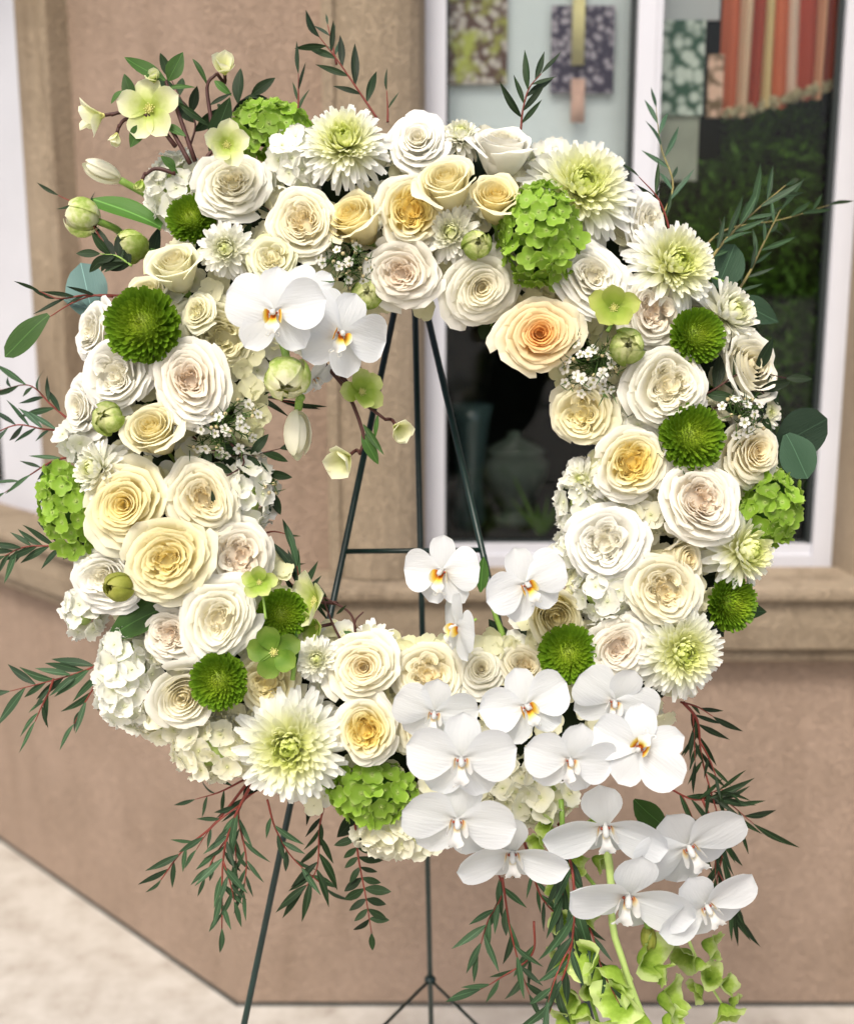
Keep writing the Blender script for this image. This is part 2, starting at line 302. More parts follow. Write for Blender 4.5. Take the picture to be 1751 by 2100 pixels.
# angled wall with its own window opening
def sz_l(x, y, n=0.0): return w_sz('l', x, y, n)
lA = sz_l(132, 400, 0.03)[0]; lB = sz_l(28, 250, 0.03)[0]
lW = sz_l(47, 400, 0.05)[0]; lG = sz_l(6, 950, REC)[0]
zSl = sz_l(30, 1040, REC)[1]
bpart('wall', merge([wbox('l', 0, lW, -TH, -0.0005, 0, TOP), wbox('l', lW, lW+1.3, -TH, -0.0005, 0, zSl), wbox('l', lW, lW+1.3, -TH, -0.0005, 2.75, TOP), wbox('l', lW+1.3, 3.2, -TH, -0.0005, 0, TOP)]), M['wall'], label='angled wall on the left')
# belt moulding round the corner under the windows
prof = [(-0.02, zb_top+0.012), (0.098, zb_top), (0.104, zb_top-0.004), (0.106, zb_top-0.013), (0.104, zb_top-0.024), (0.096, zb_top-0.029), (0.082, zb_top-0.032), (0.080, zb_top-0.036),
        (0.084, zb_top-0.05), (0.083, zb_top-0.085), (0.074, zb_bot+0.034), (0.060, zb_bot+0.026), (0.050, zb_bot+0.022), (0.053, zb_bot+0.018), (0.055, zb_bot+0.008), (0.050, zb_bot), (-0.02, zb_bot-0.001)]
def sweep(prof, s_l, s_r):
    V = []; n = len(prof)
    for kind in ('l', 'c', 'r'):
        for q, z in prof:
            if kind == 'l': V.append(wp('l', s_l, q, z))
            elif kind == 'c': V.append(Vector((corner.x, corner.y, 0))+miter*q+Vector((0, 0, z)))
            else: V.append(wp('f', s_r, q, z))
    F = [(k*n+i, k*n+(i+1) % n, (k+1)*n+(i+1) % n, (k+1)*n+i) for k in range(2) for i in range(n)]
    F += [tuple(range(n)), tuple(range(2*n, 3*n))[::-1]]
    return V, F
bpart('sill_moulding', sweep(prof, 3.2, 4.0), M['trim'])
bpart('base_joint', sweep([(-0.01, -0.004), (0.004, -0.004), (0.004, 0.007), (-0.01, 0.007)], 3.2, 4.0), M['gasket'])
# vertical trims: rounded profile
def trim_prof(a, b, ra):
    """profile from outer edge a (on the wall) to inner edge b (window opening); ra the frame depth"""
    w = b-a; P = [(0.0, -0.02), (0.0, 0.048), (0.03, 0.054), (0.11, 0.055), (0.125, 0.047), (0.15, 0.047), (0.25, 0.060), (0.40, 0.068), (0.55, 0.069), (0.70, 0.062), (0.82, 0.048), (0.90, 0.030), (0.94, 0.005), (0.955, -0.02)]
    P += [(0.965, ra-0.03), (0.5, ra-0.03), (0.5, -0.02)]
    return [(a+w*t, q) for t, q in P]
tb = zb_top+0.006
a_ = w_sz('f', 668, 700, 0.05)[0]
bpart('window_trim', wprism('f', trim_prof(a_, sL+0.012, REC), tb, TOP-0.01), M['trim'])
bpart('window_trim', wprism('f', trim_prof(2*sR-sL-0.0+ (sL-a_)-(sR-sL)+0.0, sR-0.012, REC), tb, TOP-0.01), M['trim'])
bpart('window_trim', wprism('l', trim_prof(lA, lW+0.012, REC), tb, TOP-0.01), M['trim'])
# right window
def window(w, s0, s1, z0, z1, mull, fw=0.044, fb=0.05):
    win = empty('window'); win.parent = bld
    q0, q1 = REC-0.05, REC
    parts = [wbox(w, s0, s0+fw, q0, q1, z0, z1), wbox(w, s1-fw, s1, q0, q1, z0, z1), wbox(w, s0+fw, s1-fw, q0, q1-0.002, z0, z0+fb*0.55), wbox(w, s0+fw, s1-fw, q0, q1-0.012, z0+fb*0.55, z0+fb), wbox(w, s0+fw, s1-fw, q0, q1, z1-fw, z1)]
    for m0, m1 in mull: parts.append(wbox(w, m0, m1, q0, q1+0.004, z0+fb, z1-fw))
    for m0, m1 in mull: parts.append(wbox(w, m0+0.034, m0+0.036, q0, q1+0.007, z0+fb, z1-fw))
    bpart('frame', merge(parts), M['white_frame'], win)
    ed = [s0+fw] + [e for mm in mull for e in mm] + [s1-fw]
    gk = []
    for i in range(0, len(ed), 2):
        a, b = ed[i], ed[i+1]
        bpart('pane', wbox(w, a-0.003, b+0.003, REC-0.035, REC-0.030, z0+fb-0.003, z1-fw+0.003), M['glass'], win)
        gk += [wbox(w, a, a+0.005, REC-0.030, REC-0.018, z0+fb, z1-fw), wbox(w, b-0.010, b, REC-0.030, REC-0.014, z0+fb, z1-fw), wbox(w, a+0.005, b-0.010, REC-0.030, REC-0.020, z0+fb, z0+fb+0.004)]
    bpart('gasket', merge(gk), M['gasket'], win)
    return win
gm, gn = newmat('window_glass')
_t = N(gn, 'ShaderNodeBsdfTransparent'); _t.inputs[0].default_value = (0.93, 0.96, 0.95, 1)
_g = N(gn, 'ShaderNodeBsdfGlossy'); _g.inputs['Roughness'].default_value = 0.01
_f = N(gn, 'ShaderNodeFresnel'); _f.inputs[0].default_value = 1.30
_m = N(gn, 'ShaderNodeMixShader'); L(gn, _f.outputs[0], _m.inputs[0]); L(gn, _t.outputs[0], _m.inputs[1]); L(gn, _g.outputs[0], _m.inputs[2])
_o = N(gn, 'ShaderNodeOutputMaterial'); L(gn, _m.outputs[0], _o.inputs[0]); M['glass'] = gm
m0 = w_sz('f', 1300, 300, REC)[0]; m1 = w_sz('f', 1350, 300, REC)[0]
window('f', sL, sR, zS, 2.75, [(m0, m1)])
window('l', lW, lW+1.3, zSl, 2.75, [], fw=max(0.05, lG-lW))
# dark room behind the windows: floor, back, sides, ceiling
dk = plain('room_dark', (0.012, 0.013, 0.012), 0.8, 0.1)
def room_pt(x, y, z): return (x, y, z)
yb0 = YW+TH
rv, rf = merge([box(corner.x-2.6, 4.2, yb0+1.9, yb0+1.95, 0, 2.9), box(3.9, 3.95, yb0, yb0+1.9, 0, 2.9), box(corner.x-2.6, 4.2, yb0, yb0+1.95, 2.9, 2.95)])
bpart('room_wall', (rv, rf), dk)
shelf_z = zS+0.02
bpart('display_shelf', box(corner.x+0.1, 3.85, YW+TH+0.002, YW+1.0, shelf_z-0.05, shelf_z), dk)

# ------------------------------------------------------------------ behind the glass
def inpt(x, y, dn): return ray_plane(x, y, (0, YW+dn, 0), (0, 1, 0))
def dots(name, base, dotc, scale, thr=0.36, extra=None):
    m, nt = newmat(name); tc = N(nt, 'ShaderNodeTexCoord')
    v = N(nt, 'ShaderNodeTexVoronoi'); v.inputs['Scale'].default_value = scale; L(nt, tc.outputs['Object'], v.inputs['Vector'])
    r = ramp(nt, [(thr, dotc), (thr+0.34, base)]); L(nt, v.outputs['Distance'], r.inputs[0]); out = r.outputs[0]
    if extra:
        n = N(nt, 'ShaderNodeTexNoise'); n.inputs['Scale'].default_value = 22; n.inputs['Detail'].default_value = 4; L(nt, tc.outputs['Object'], n.inputs['Vector'])
        r2 = ramp(nt, [(0.48, (0, 0, 0)), (0.66, (1, 1, 1))]); L(nt, n.outputs[0], r2.inputs[0])
        mx = N(nt, 'ShaderNodeMix', data_type='RGBA'); L(nt, r2.outputs[0], mx.inputs[0]); L(nt, out, mx.inputs[6]); mx.inputs[7].default_value = (*extra, 1); out = mx.outputs[2]
    p = N(nt, 'ShaderNodeBsdfPrincipled'); p.inputs['Roughness'].default_value = 0.7; L(nt, out, p.inputs['Base Color'])
    o = N(nt, 'ShaderNodeOutputMaterial'); L(nt, p.outputs[0], o.inputs[0]); return m
def board(name, x0, y0, x1, y1, dn, mat, label, cat, group=None, th=0.006, wave=0.0):
    a = inpt(x0, y1, dn); b = inpt(x1, y0, dn); c = (a+b)/2
    nx = 24; V = []; F = []
    for j in range(2):
        for i in range(nx+1):
            x = a.x+(b.x-a.x)*i/nx - c.x; yy = wave*math.sin(i*1.9+0.7)*(0.6+0.4*math.sin(i*0.7))
            for z in (a.z-c.z, b.z-c.z): V.append((x, yy+j*th, z))
    n2 = (nx+1)*2
    for j in range(2):
        for i in range(nx):
            q = j*n2+i*2; F.append((q, q+2, q+3, q+1) if j == 0 else (q, q+1, q+3, q+2))
    for i in range(nx):
        F.append((i*2, n2+i*2, n2+i*2+2, i*2+2)); F.append((i*2+1, i*2+3, n2+i*2+3, n2+i*2+1))
    F.append((0, 1, n2+1, n2)); F.append((nx*2, n2+nx*2, n2+nx*2+1, nx*2+1))
    o = obj(name, mesh(name, V, F, None, wave > 0), None, mat); o.location = c
    return tag(o, label, cat, group)
pale = plain('pale_board', (0.80, 0.83, 0.86), 0.7, 0.2, 0, 3, 0.12)
board('pale_backdrop', 905, -60, 1296, 470, 0.135, pale, 'pale blue grey backdrop filling the upper left pane of the window', 'backdrop')
board('fabric_print', 912, -60, 1042, 172, 0.115, dots('print_brown', (0.10, 0.035, 0.02), (0.62, 0.52, 0.48), 60, 0.30, (0.50, 0.52, 0.08)), 'brown print with white dots and yellow green leaves in the window', 'fabric', 'prints hanging behind the glass')
board('fabric_print', 1128, 10, 1262, 190, 0.115, dots('print_purple', (0.035, 0.02, 0.06), (0.45, 0.38, 0.45), 70, 0.26), 'dark purple print with pale dots in the left pane', 'fabric', 'prints hanging behind the glass')
board('fabric_strip', 1172, -60, 1202, 132, 0.10, plain('cream_strip', (0.80, 0.70, 0.40), 0.7), 'narrow cream strip hanging over the dark purple print', 'fabric', 'prints hanging behind the glass', wave=0.003)
board('fabric_strip', 1170, 160, 1200, 250, 0.10, plain('pink_strip', (0.80, 0.50, 0.42), 0.7, 0.3, 0, 20, 0.3), 'small pink paper below the purple print', 'paper', wave=0.002)
board('fabric_print', 1354, 40, 1448, 236, 0.115, dots('print_green', (0.015, 0.075, 0.04), (0.62, 0.66, 0.60), 48, 0.36), 'green print with white flowers beside the window mullion', 'fabric', 'prints hanging behind the glass')
board('fabric_print', 1448, 110, 1486, 240, 0.112, dots('print_pink', (0.16, 0.09, 0.04), (0.80, 0.50, 0.38), 55, 0.40), 'pink flowered print between the green print and red reflection', 'fabric', 'prints hanging behind the glass')
board('display_card', 1352, -60, 1480, 40, 0.125, plain('grey_card', (0.50, 0.50, 0.52), 0.7), 'grey white card above the green flowered print', 'card')
board('display_card', 1345, 235, 1434, 370, 0.125, plain('stone_card', (0.36, 0.36, 0.30), 0.7, 0.2, 0, 12, 0.2), 'pale stone coloured card under the green flowered print', 'card')
# red street reflection modelled as hanging folds behind the pane, each its own strip
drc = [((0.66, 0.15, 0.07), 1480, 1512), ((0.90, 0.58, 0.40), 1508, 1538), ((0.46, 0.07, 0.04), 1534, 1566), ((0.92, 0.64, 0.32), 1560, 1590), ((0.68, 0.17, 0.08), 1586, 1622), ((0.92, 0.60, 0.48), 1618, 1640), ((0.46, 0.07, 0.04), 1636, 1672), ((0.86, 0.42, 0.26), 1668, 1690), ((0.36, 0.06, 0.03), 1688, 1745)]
dr = empty('red_reflection', Matrix.Translation(inpt(1600, 0, 0.12)))
tag(dr, 'red and orange reflection modelled as cloth strips behind the right window pane', 'drape_reflection')
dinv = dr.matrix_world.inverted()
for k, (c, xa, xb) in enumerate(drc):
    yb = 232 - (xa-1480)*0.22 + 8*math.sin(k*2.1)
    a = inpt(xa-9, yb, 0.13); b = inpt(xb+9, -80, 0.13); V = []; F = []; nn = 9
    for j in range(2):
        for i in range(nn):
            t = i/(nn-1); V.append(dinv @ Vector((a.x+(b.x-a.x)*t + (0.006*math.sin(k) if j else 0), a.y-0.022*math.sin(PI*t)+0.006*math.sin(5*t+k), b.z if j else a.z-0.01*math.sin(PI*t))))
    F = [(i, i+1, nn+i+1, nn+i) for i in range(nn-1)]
    m = petal_mat('drape_reflection_%d' % k, [(0, tuple(min(.9,q*1.15) for q in c)), (1, tuple(q*0.85 for q in c))], axis='D', trans=0.2, scl=3, rough=0.7, noise_amt=0.2)
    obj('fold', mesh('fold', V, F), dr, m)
# hedge reflection modelled as a leafy mass behind the glass, with tan top edge
def leafmass(name, region, n, size, mat, label, cat, kind=None, seed=1):
    r = random.Random(seed); V = []; F = []; c = region(r)
    for _ in range(n):
        p = region(r); a = Vector((r.gauss(0, 1), r.gauss(0, 1), r.gauss(0, 1))).normalized(); b = a.orthogonal().normalized(); b.rotate(Matrix.Rotation(r.random()*6.28, 3, a))
        s = size*(0.6+0.8*r.random()); e = a.cross(b)
        o = len(V); V += [p-b*s, p+e*s*0.35+a*s*0.1, p+b*s, p-e*s*0.35+a*s*0.1]; F += [(o, o+1, o+2), (o, o+2, o+3)]
    me = mesh(name, [v-c for v in V], F, None, False); o = obj(name, me, None, mat); o.location = c
    tag(o, label, cat); 
    if kind: o['kind'] = kind
    return o
hedge_refl_m = leafmat('hedge_reflection_leaf', (0.06, 0.15, 0.012), (0.15, 0.28, 0.03), 0.2, 0.5)
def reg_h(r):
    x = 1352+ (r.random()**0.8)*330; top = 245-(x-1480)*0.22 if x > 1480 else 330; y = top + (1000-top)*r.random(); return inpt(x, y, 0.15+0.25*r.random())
leafmass('leafy_hedge', reg_h, 5000, 0.016, hedge_refl_m, 'dark green leafy hedge behind the right window pane below the red drapes', 'reflection', 'stuff', 3)
edge_m = plain('reflection_edge', (0.62, 0.54, 0.36), 0.9)  # tan edge seen in the reflection, built as small flakes behind the glass
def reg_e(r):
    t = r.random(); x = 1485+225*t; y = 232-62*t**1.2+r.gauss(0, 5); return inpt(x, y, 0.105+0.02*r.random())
leafmass('tan_edge_reflection', reg_e, 1300, 0.006, edge_m, 'pale tan edge of the reflection curving along the bottom of its red part', 'garland', 'stuff', 4)
# urn and glass vase on the display shelf
def lathe(prof, n=24):
    V = []; F = []
    for r_, z in prof:
        for k in range(n): V.append((r_*math.cos(2*PI*k/n), r_*math.sin(2*PI*k/n), z))
    for i in range(len(prof)-1):
        for k in range(n): F.append((i*n+k, i*n+(k+1) % n, (i+1)*n+(k+1) % n, (i+1)*n+k))
    F.append(tuple(range(n))[::-1]); F.append(tuple(range((len(prof)-1)*n, len(prof)*n))); return V, F
um = plain('urn_stone', (0.09, 0.11, 0.09), 0.7, 0.2, 0, 8, 0.2)
pu = inpt(1052, 1062, 0.42); hu = inpt(1052, 885, 0.42).z-shelf_z
ur = obj('stone_urn', mesh('stone_urn', *lathe([(r_*0.30*0.9*hu/0.9*1.0, z*hu) for r_, z in [(0.75, 0), (0.8, 0.06), (0.45, 0.1), (0.35, 0.16), (0.8, 0.3), (1.15, 0.5), (1.25, 0.66), (1.0, 0.74), (1.15, 0.78), (0.9, 0.83), (0.4, 0.9), (0.2, 0.94), (0.25, 0.98), (0.05, 1.0)]])), None, um)
ur.location = (pu.x, pu.y, shelf_z+0.002); tag(ur, 'pale lidded stone urn standing in the dark window inside the ring', 'urn')
pv = inpt(962, 1010, 0.36); hv = inpt(962, 830, 0.36).z-shelf_z
vs = obj('tall_vase', mesh('tall_vase', *lathe([(0.035, 0), (0.04, hv*0.1), (0.03, hv*0.4), (0.045, hv*0.85), (0.055, hv), (0.048, hv*0.99), (0.03, hv*0.6)])), None, plain('vase_glass', (0.05, 0.08, 0.08), 0.15, 0.6))
vs.location = (pv.x, pv.y, shelf_z+0.002); tag(vs, 'tall dim glass vase in the window left of the stone urn', 'vase')
sp = empty('spiky_plant', Matrix.Translation(Vector((inpt(1110, 1090, 0.3).x, YW+0.3, shelf_z)))); tag(sp, 'spiky green plant low behind the left pane', 'plant')
spm = petal_mat('spike_leaf', [(0, (0.10, 0.20, 0.02)), (1, (0.14, 0.26, 0.03))], axis='D')
for k in range(6):
    a = -0.8+k*0.32; h = 0.10+0.04*math.sin(k*2); V = []; 
    for i in range(6):
        t = i/5; wd = 0.008*(1-t)+0.0005; V += [(math.sin(a)*h*t-wd, 0.02*math.sin(k)*t, h*t*math.cos(a*0.7)), (math.sin(a)*h*t+wd, 0.02*math.sin(k)*t, h*t*math.cos(a*0.7)+0.001)]
    obj('leaf', mesh('leaf', V, [(2*i, 2*i+1, 2*i+3, 2*i+2) for i in range(5)]), sp, spm)

# ------------------------------------------------------------------ easel
DE = 1.375
def rod(pts, r): return tube([at(*p) for p in pts], r, 10)
foot_l = (808-(3310-640)*0.2105, 3310); foot_r = (870+(3310-615)*0.232, 3310)
es = empty('wire_easel', Matrix.Translation(Vector((at(875, 3310, DE).x, at(875, 3310, DE).y, 0))))
tag(es, 'dark green wire easel holding the flower wreath in front of the wall', 'easel')
einv = es.matrix_world.inverted()
def epart(name, vf): v, f = vf; return obj(name, mesh(name, [einv @ Vector(p) for p in v], f), es, M['easel'])
epart('leg', rod([(842, 480, DE), (foot_l[0], foot_l[1], DE)], 0.0039))
epart('leg', rod([(838, 480, DE), (foot_r[0], foot_r[1], DE)], 0.0039))
b0 = at(848, 500, DE+0.012); b1 = at(882, 2010, 1.72); tt = b0.z/(b0.z-b1.z)
epart('back_leg', tube([b0, b0+(b1-b0)*tt], 0.0040, 10))
epart('crossbar', rod([(703, 1131, DE), (990, 1128, DE)], 0.0032))
epart('brace', rod([(882, 2010, 1.72), (foot_l[0]+(3310-2463)*0.2105, 2463, DE)], 0.0024))
epart('brace', rod([(882, 2010, 1.72), (foot_r[0]-(3310-2401)*0.232, 2401, DE)], 0.0024))
epart('clamp', merge([sphere(b1, 0.009, 10, 7, 0.8)]))
# ------------------------------------------------------------------ flower parts in unit size, axis +Z
def rose_petal(r, rho, phi, z0, zr, curl, th, droop=0.0, wave=0.02, point=0.0, cx=0.0, cy=0.0, rb=0.06, belly=0.8, nu=9, nv=7, skew=0.06, dz=0.0, dip=0.30):
    V = np.zeros((nu, nv, 3)); ph = r.random()*6.28; ph2 = r.random()*6.28
    P = [(rb, z0), (rho*belly+0.03, zr-dip), (rho*0.93, zr+0.03+dz), (rho+curl, zr-0.25*curl)]
    for i in range(nu):
        u = -1+2*i/(nu-1); au = abs(u)
        for j in range(nv):
            t0 = (j/(nv-1))**0.85; t = t0*(1-0.17*au**3.2+point*math.exp(-(u/0.26)**2)*0.4-0.035*(1+math.sin(4.2*u+ph))*0.5)
            b = [(1-t)**3, 3*(1-t)**2*t, 3*(1-t)*t*t, t**3]
            rr = sum(b[k]*P[k][0] for k in range(4)); zz = sum(b[k]*P[k][1] for k in range(4))
            rr *= 1+skew*u
            w = (0.35+0.65*min(1, t0*1.35)**0.7)
            rr += wave*t0*t0*(math.sin(4*u+ph)+0.5*math.sin(8*u+ph2)+0.35*math.sin(15*u+ph)*t0**3)
            zz += wave*t0*t0*(math.sin(5*u+ph2)+0.5*math.sin(9*u+ph)) + 0.4*wave*t0**5*math.sin(13*u+ph2) - droop*(au**2)*t0**3
            rr += droop*0.5*au**2*t0**3
            a = th+u*phi*w
            V[i, j] = (cx+rr*math.cos(a), cy+rr*math.sin(a), zz)
    return V.reshape(-1, 3), grid_faces(nu, nv)
def warp(out, seed, amp=0.035, oval=0.06):
    r = random.Random(seed*13+5); ks = [(Vector((r.gauss(0, 1), r.gauss(0, 1), r.gauss(0, .6)))*2.6, r.random()*6.28, Vector((r.gauss(0, 1), r.gauss(0, 1), r.gauss(0, .8)))) for _ in range(5)]
    res = []
    for v, f in out:
        v = np.array(v, dtype=float); d = np.zeros_like(v)
        for k, p, a in ks: d += np.outer(np.sin(v @ np.array(k)+p), np.array(a))*amp*0.5
        rr = np.minimum(1, np.hypot(v[:, 0], v[:, 1])*2.2)[:, None]
        v = v+d*rr; v[:, 0] *= 1+oval; v[:, 1] *= 1-oval; res.append((v, f))
    return res
def bowl(rad, zt, zb):
    V, F = sphere((0, 0, 0), 1.0, 16, 8); return [(x*rad, y*rad, zb+(z+1)/2*(zt-zb)) for x, y, z in V], F
def rose_classic(seed, n=34, open_=1.0, tall=0.6, pointy=1.0):
    r = random.Random(seed); out = [bowl(0.50, -0.02, -0.58)]; a = r.random()*6; ox, oy = r.uniform(-.05, .05), r.uniform(-.05, .05)
    for i in range(n):
        s = (i+0.5)/n; a += 2.39996+r.uniform(-0.4, 0.4); c = 1-s
        rho = (0.05+0.80*s**0.95)*open_*r.uniform(.96, 1.04); phi = (1.75-0.95*s**0.6)*r.uniform(.85, 1.15)
        zr = 0.24+0.07*math.sin(PI*min(1, s*1.4)) - 0.42*s**2.2*open_
        curl = (0.012+0.15*s**1.3)*open_*r.uniform(.7, 1.3); droop = 0.12*s**1.3*open_*r.uniform(.6, 1.5)
        z0 = -tall if s > 0.5 else zr-0.42-0.3*s
        out.append(rose_petal(r, rho, phi, z0, zr+r.uniform(-.03, .03), curl, a, droop, 0.010+0.022*s, pointy*(0.04+0.20*s*r.random()), ox*c, oy*c, rb=0.04+0.10*s, skew=0.06+0.05*s, dz=0.01, nu=9 if s < .3 else 13, dip=0.20-0.02*s))
    return warp(out, seed)
def rose_garden(seed, nout=17, sect=5, per=6, rcup=0.60):
    r = random.Random(seed); out = [bowl(0.52, 0.0, -0.52)]; a0 = r.random()*6
    for k in range(sect):
        aa = a0+k*2*PI/sect+r.uniform(-.3, .3)
        for j in range(per):
            q = j/(per-1); d = rcup*(0.44+0.12*math.sin(k*3))
            rho = 0.03+0.235*q; cc = d*(1-0.12*q)+r.uniform(-.02, .02)
            out.append(rose_petal(r, rho, (1.9-0.5*q)*r.uniform(.85, 1.1), -0.15, 0.20+0.05*q+r.uniform(-.05, .05), 0.012+0.035*q, aa+r.uniform(-.35, .35), 0.02, 0.022, 0.0, cc*math.cos(aa), cc*math.sin(aa), rb=0.02, nu=11, nv=5, skew=0.10, dip=0.16))
    for j in range(7):
        aa = r.random()*6.28; out.append(rose_petal(r, 0.04+0.03*j, 1.4, -0.15, 0.19+r.uniform(-.04, .04), 0.015, aa, 0, 0.02, 0, 0.05*math.cos(aa), 0.05*math.sin(aa), rb=0.02, nv=5, dip=0.15))
    a = r.random()*6
    for i in range(nout):
        s = (i+0.5)/nout; a += 2.39996+r.uniform(-.3, .3)
        rho = rcup+(0.87-rcup)*s; zr = 0.24-0.40*s**1.5
        out.append(rose_petal(r, rho, (1.10-0.25*s)*r.uniform(.85, 1.15), -0.55, zr+r.uniform(-.03, .03), 0.03+0.12*s, a, 0.11*s, 0.018+0.016*s, 0.13*s*r.random(), rb=0.10, skew=0.06, nu=13, dip=0.22))
    return warp(out, seed, 0.05)
def rose_bud(seed, n=22, rmax=0.62, tall=1.0):
    r = random.Random(seed); out = [bowl(0.42, 0.05, -tall*0.95)]; a = r.random()*6
    for i in range(n):
        s = (i+0.5)/n; a += 2.39996+r.uniform(-.25, .25)
        rho = 0.045+rmax*s**0.9; zr = 0.34-0.12*s**2+0.03*math.sin(i)
        out.append(rose_petal(r, rho, 1.8-0.85*s, -tall if s > .5 else -0.2, zr, 0.012+0.22*s**2.5*r.uniform(.5, 1.3), a, 0.20*s**2.5, 0.012+.01*s, 0.2*s, rb=0.05+0.12*s, belly=1.02, skew=0.07, nu=11, dip=0.30+0.30*s))
    return warp(out, seed, 0.035)
def ball_bud(seed, n=16, open_=0.25, squash=1.0, top=0.9, wave=0.02, nin=10):
    """closed ball of overlapping petals; open_ leaves the mouth open"""
    r = random.Random(seed); out = []; a = r.random()*6
    for i in range(nin+n):
        s = (i+0.5)/(nin+n); a += 2.39996+r.uniform(-.3, .3)
        R = 0.25+0.72*s**0.7; mouth = R*(open_+0.18*s*open_)+r.uniform(-0.03, 0.03)
        nu, nv = 9, 8; V = np.zeros((nu, nv, 3)); ph = r.random()*6.28; wd = 1.25-0.55*s; tm = 1.0-0.20*s*r.random()
        for p in range(nu):
            u = -1+2*p/(nu-1)
            for q in range(nv):
                t = q/(nv-1)*tm*(1-0.16*abs(u)**2.5)
                el = -PI/2+t*(PI-math.asin(min(0.95, mouth/max(R, 1e-3)))); rr = max(0.02, R*math.cos(el))*(1+0.05*u); zz = R*math.sin(el)*squash*top
                w = math.sin(PI*min(1.0, 0.12+0.62*q/(nv-1)))**0.6
                rr += wave*t*math.sin(7*u+ph); zz += wave*t*math.sin(5*u+ph*2)
                an = a+u*wd*w
                V[p, q] = (rr*math.cos(an), rr*math.sin(an), zz)
        out.append((V.reshape(-1, 3), grid_faces(nu, nv)))
    return out
def mum(seed, n=150, a_in=86, a_out=2, width=1.0, L0=0.20, curlin=0.9):
    r = random.Random(seed); out = []
    for i in range(n):
        s = (i+0.5)/n; th = i*2.39996+r.uniform(-.08, .08)
        Ln = L0+(0.93-L0)*s**0.75+r.uniform(-.025, .025); rb = 0.03+0.06*s**0.5; zb = 0.16-0.20*s
        el0 = math.radians(a_in+(a_out-a_in)*s**0.85+r.uniform(-7, 7)); nv = 7; nu = 3
        c = curlin*(1-s)**1.2*0.9 - 0.30*s*s+r.uniform(-.25, .25)     # + curls inward
        w0 = (0.036+0.050*s**0.5)*width; V = np.zeros((nu, nv, 3)); x, z = rb, zb; el = el0-0.35*(1-s)
        tw = r.uniform(-.22, .22)
        for j in range(nv):
            t = j/(nv-1)
            if j:
                el += c*2.1/(nv-1)*(0.4+t); x += Ln/(nv-1)*math.cos(el); z += Ln/(nv-1)*math.sin(el)
            w = w0*(0.42+0.58*math.sin(PI*min(1, 0.15+0.75*t)))*(1 if t < 0.95 else 0.62)
            nxr, nz = -math.sin(el), math.cos(el)
            for k in range(nu):
                u = k-1; cup = 0.55*w*abs(u)*(1.0)
                px = x+nxr*cup; pz = z+nz*cup; py = u*w + tw*t*0.2
                ca, sa = math.cos(th), math.sin(th)
                V[k, j] = (px*ca-py*sa, px*sa+py*ca, pz)
        out.append((V.reshape(-1, 3), grid_faces(nu, nv)))
    return out
def button(seed, n=290):
    r = random.Random(seed); parts = []
    for i in range(n):
        s = (i+0.5)/n; th = i*2.39996+r.uniform(-.10, .10); el = PI/2-s**0.62*(PI/2+0.45)      # polar around the dome
        R0 = 0.52; d = Vector((math.cos(el)*math.cos(th), math.cos(el)*math.sin(th), math.sin(el)*0.80))
        ln = 0.18+0.27*min(1, s*1.8)+r.uniform(-.05, .06)*min(1, s*4); w = (0.020+0.052*min(1, s*2))*r.uniform(.85, 1.2)
        side = Vector((-math.sin(th), math.cos(th), 0)); up = side.cross(d).normalized()*-1     # towards the axis
        if up.z < 0: up = -up
        V = []; nv = 4
        for j in range(nv):
            t = j/(nv-1); ww = w*(0.6+0.6*math.sin(PI*min(1, t*0.85+.1)))
            c = d*(R0+ln*t) + up*(0.16*ln*t*t*3.0*(0.5 if s < .1 else 1))
            for k in (-1, 0, 1): V.append(c+side*ww*k+up*abs(k)*ww*0.7+Vector((r.uniform(-1, 1), r.uniform(-1, 1), r.uniform(-1, 1)))*0.006)
        F = [(j*3+k, j*3+k+1, (j+1)*3+k+1, (j+1)*3+k) for j in range(nv-1) for k in range(2)]
        parts.append((V, F))
    return merge(parts)
def floret(seed, ruff=0.05, pw=0.52):
    r = random.Random(seed); parts = []
    for k in range(4):
        a = k*PI/2+r.uniform(-.12, .12); nu, nv = 5, 5; V = []; cup = r.uniform(0.05, 0.3); ph = r.random()*6
        for i in range(nu):
            u = -1+2*i/(nu-1)
            for j in range(nv):
                t = j/(nv-1); w = 0.09+pw*math.sin(PI*min(1, 0.08+0.80*t))**0.9 if t < 1 else 0.36
                x = 0.06+0.94*t*(1-0.13*u*u); y = u*w; z = cup*t*t+0.10*u*u*t+ruff*math.sin(5*u+7*t+ph)*t+0.02*(k % 2)
                V.append((x*math.cos(a)-y*math.sin(a), x*math.sin(a)+y*math.cos(a), z))
        parts.append((V, grid_faces(nu, nv)))
    parts.append(sphere((0, 0, 0.06), 0.085, 6, 4))
    return merge(parts)
def opetal(ln, hw, base=0.10, peak=0.58, nu=9, nv=9, cupz=0.06, bend=-0.12, rid=0.02, asym=0.0):
    V = []
    for i in range(nu):
        u = -1+2*i/(nu-1)
        for j in range(nv):
            t = j/(nv-1)
            if t < peak: w = base+(1-base)*math.sin(PI/2*(t/peak))**1.15
            else: w = math.sqrt(max(0.0, 1-((t-peak)/(1-peak))**2.3))
            x = ln*t; y = u*hw*w+asym*t*t; z = bend*t*t*ln+cupz*u*u*w-rid*math.exp(-(u/0.18)**2)*(1-t)*1.0+0.012*math.sin(5*t+3*u)
            V.append((x, y, z))
    return V, grid_faces(nu, nv)
def rotz(V, a, dx=0, dy=0, dz=0): 
    c, s = math.cos(a), math.sin(a); return [(x*c-y*s+dx, x*s+y*c+dy, z+dz) for x, y, z in V]

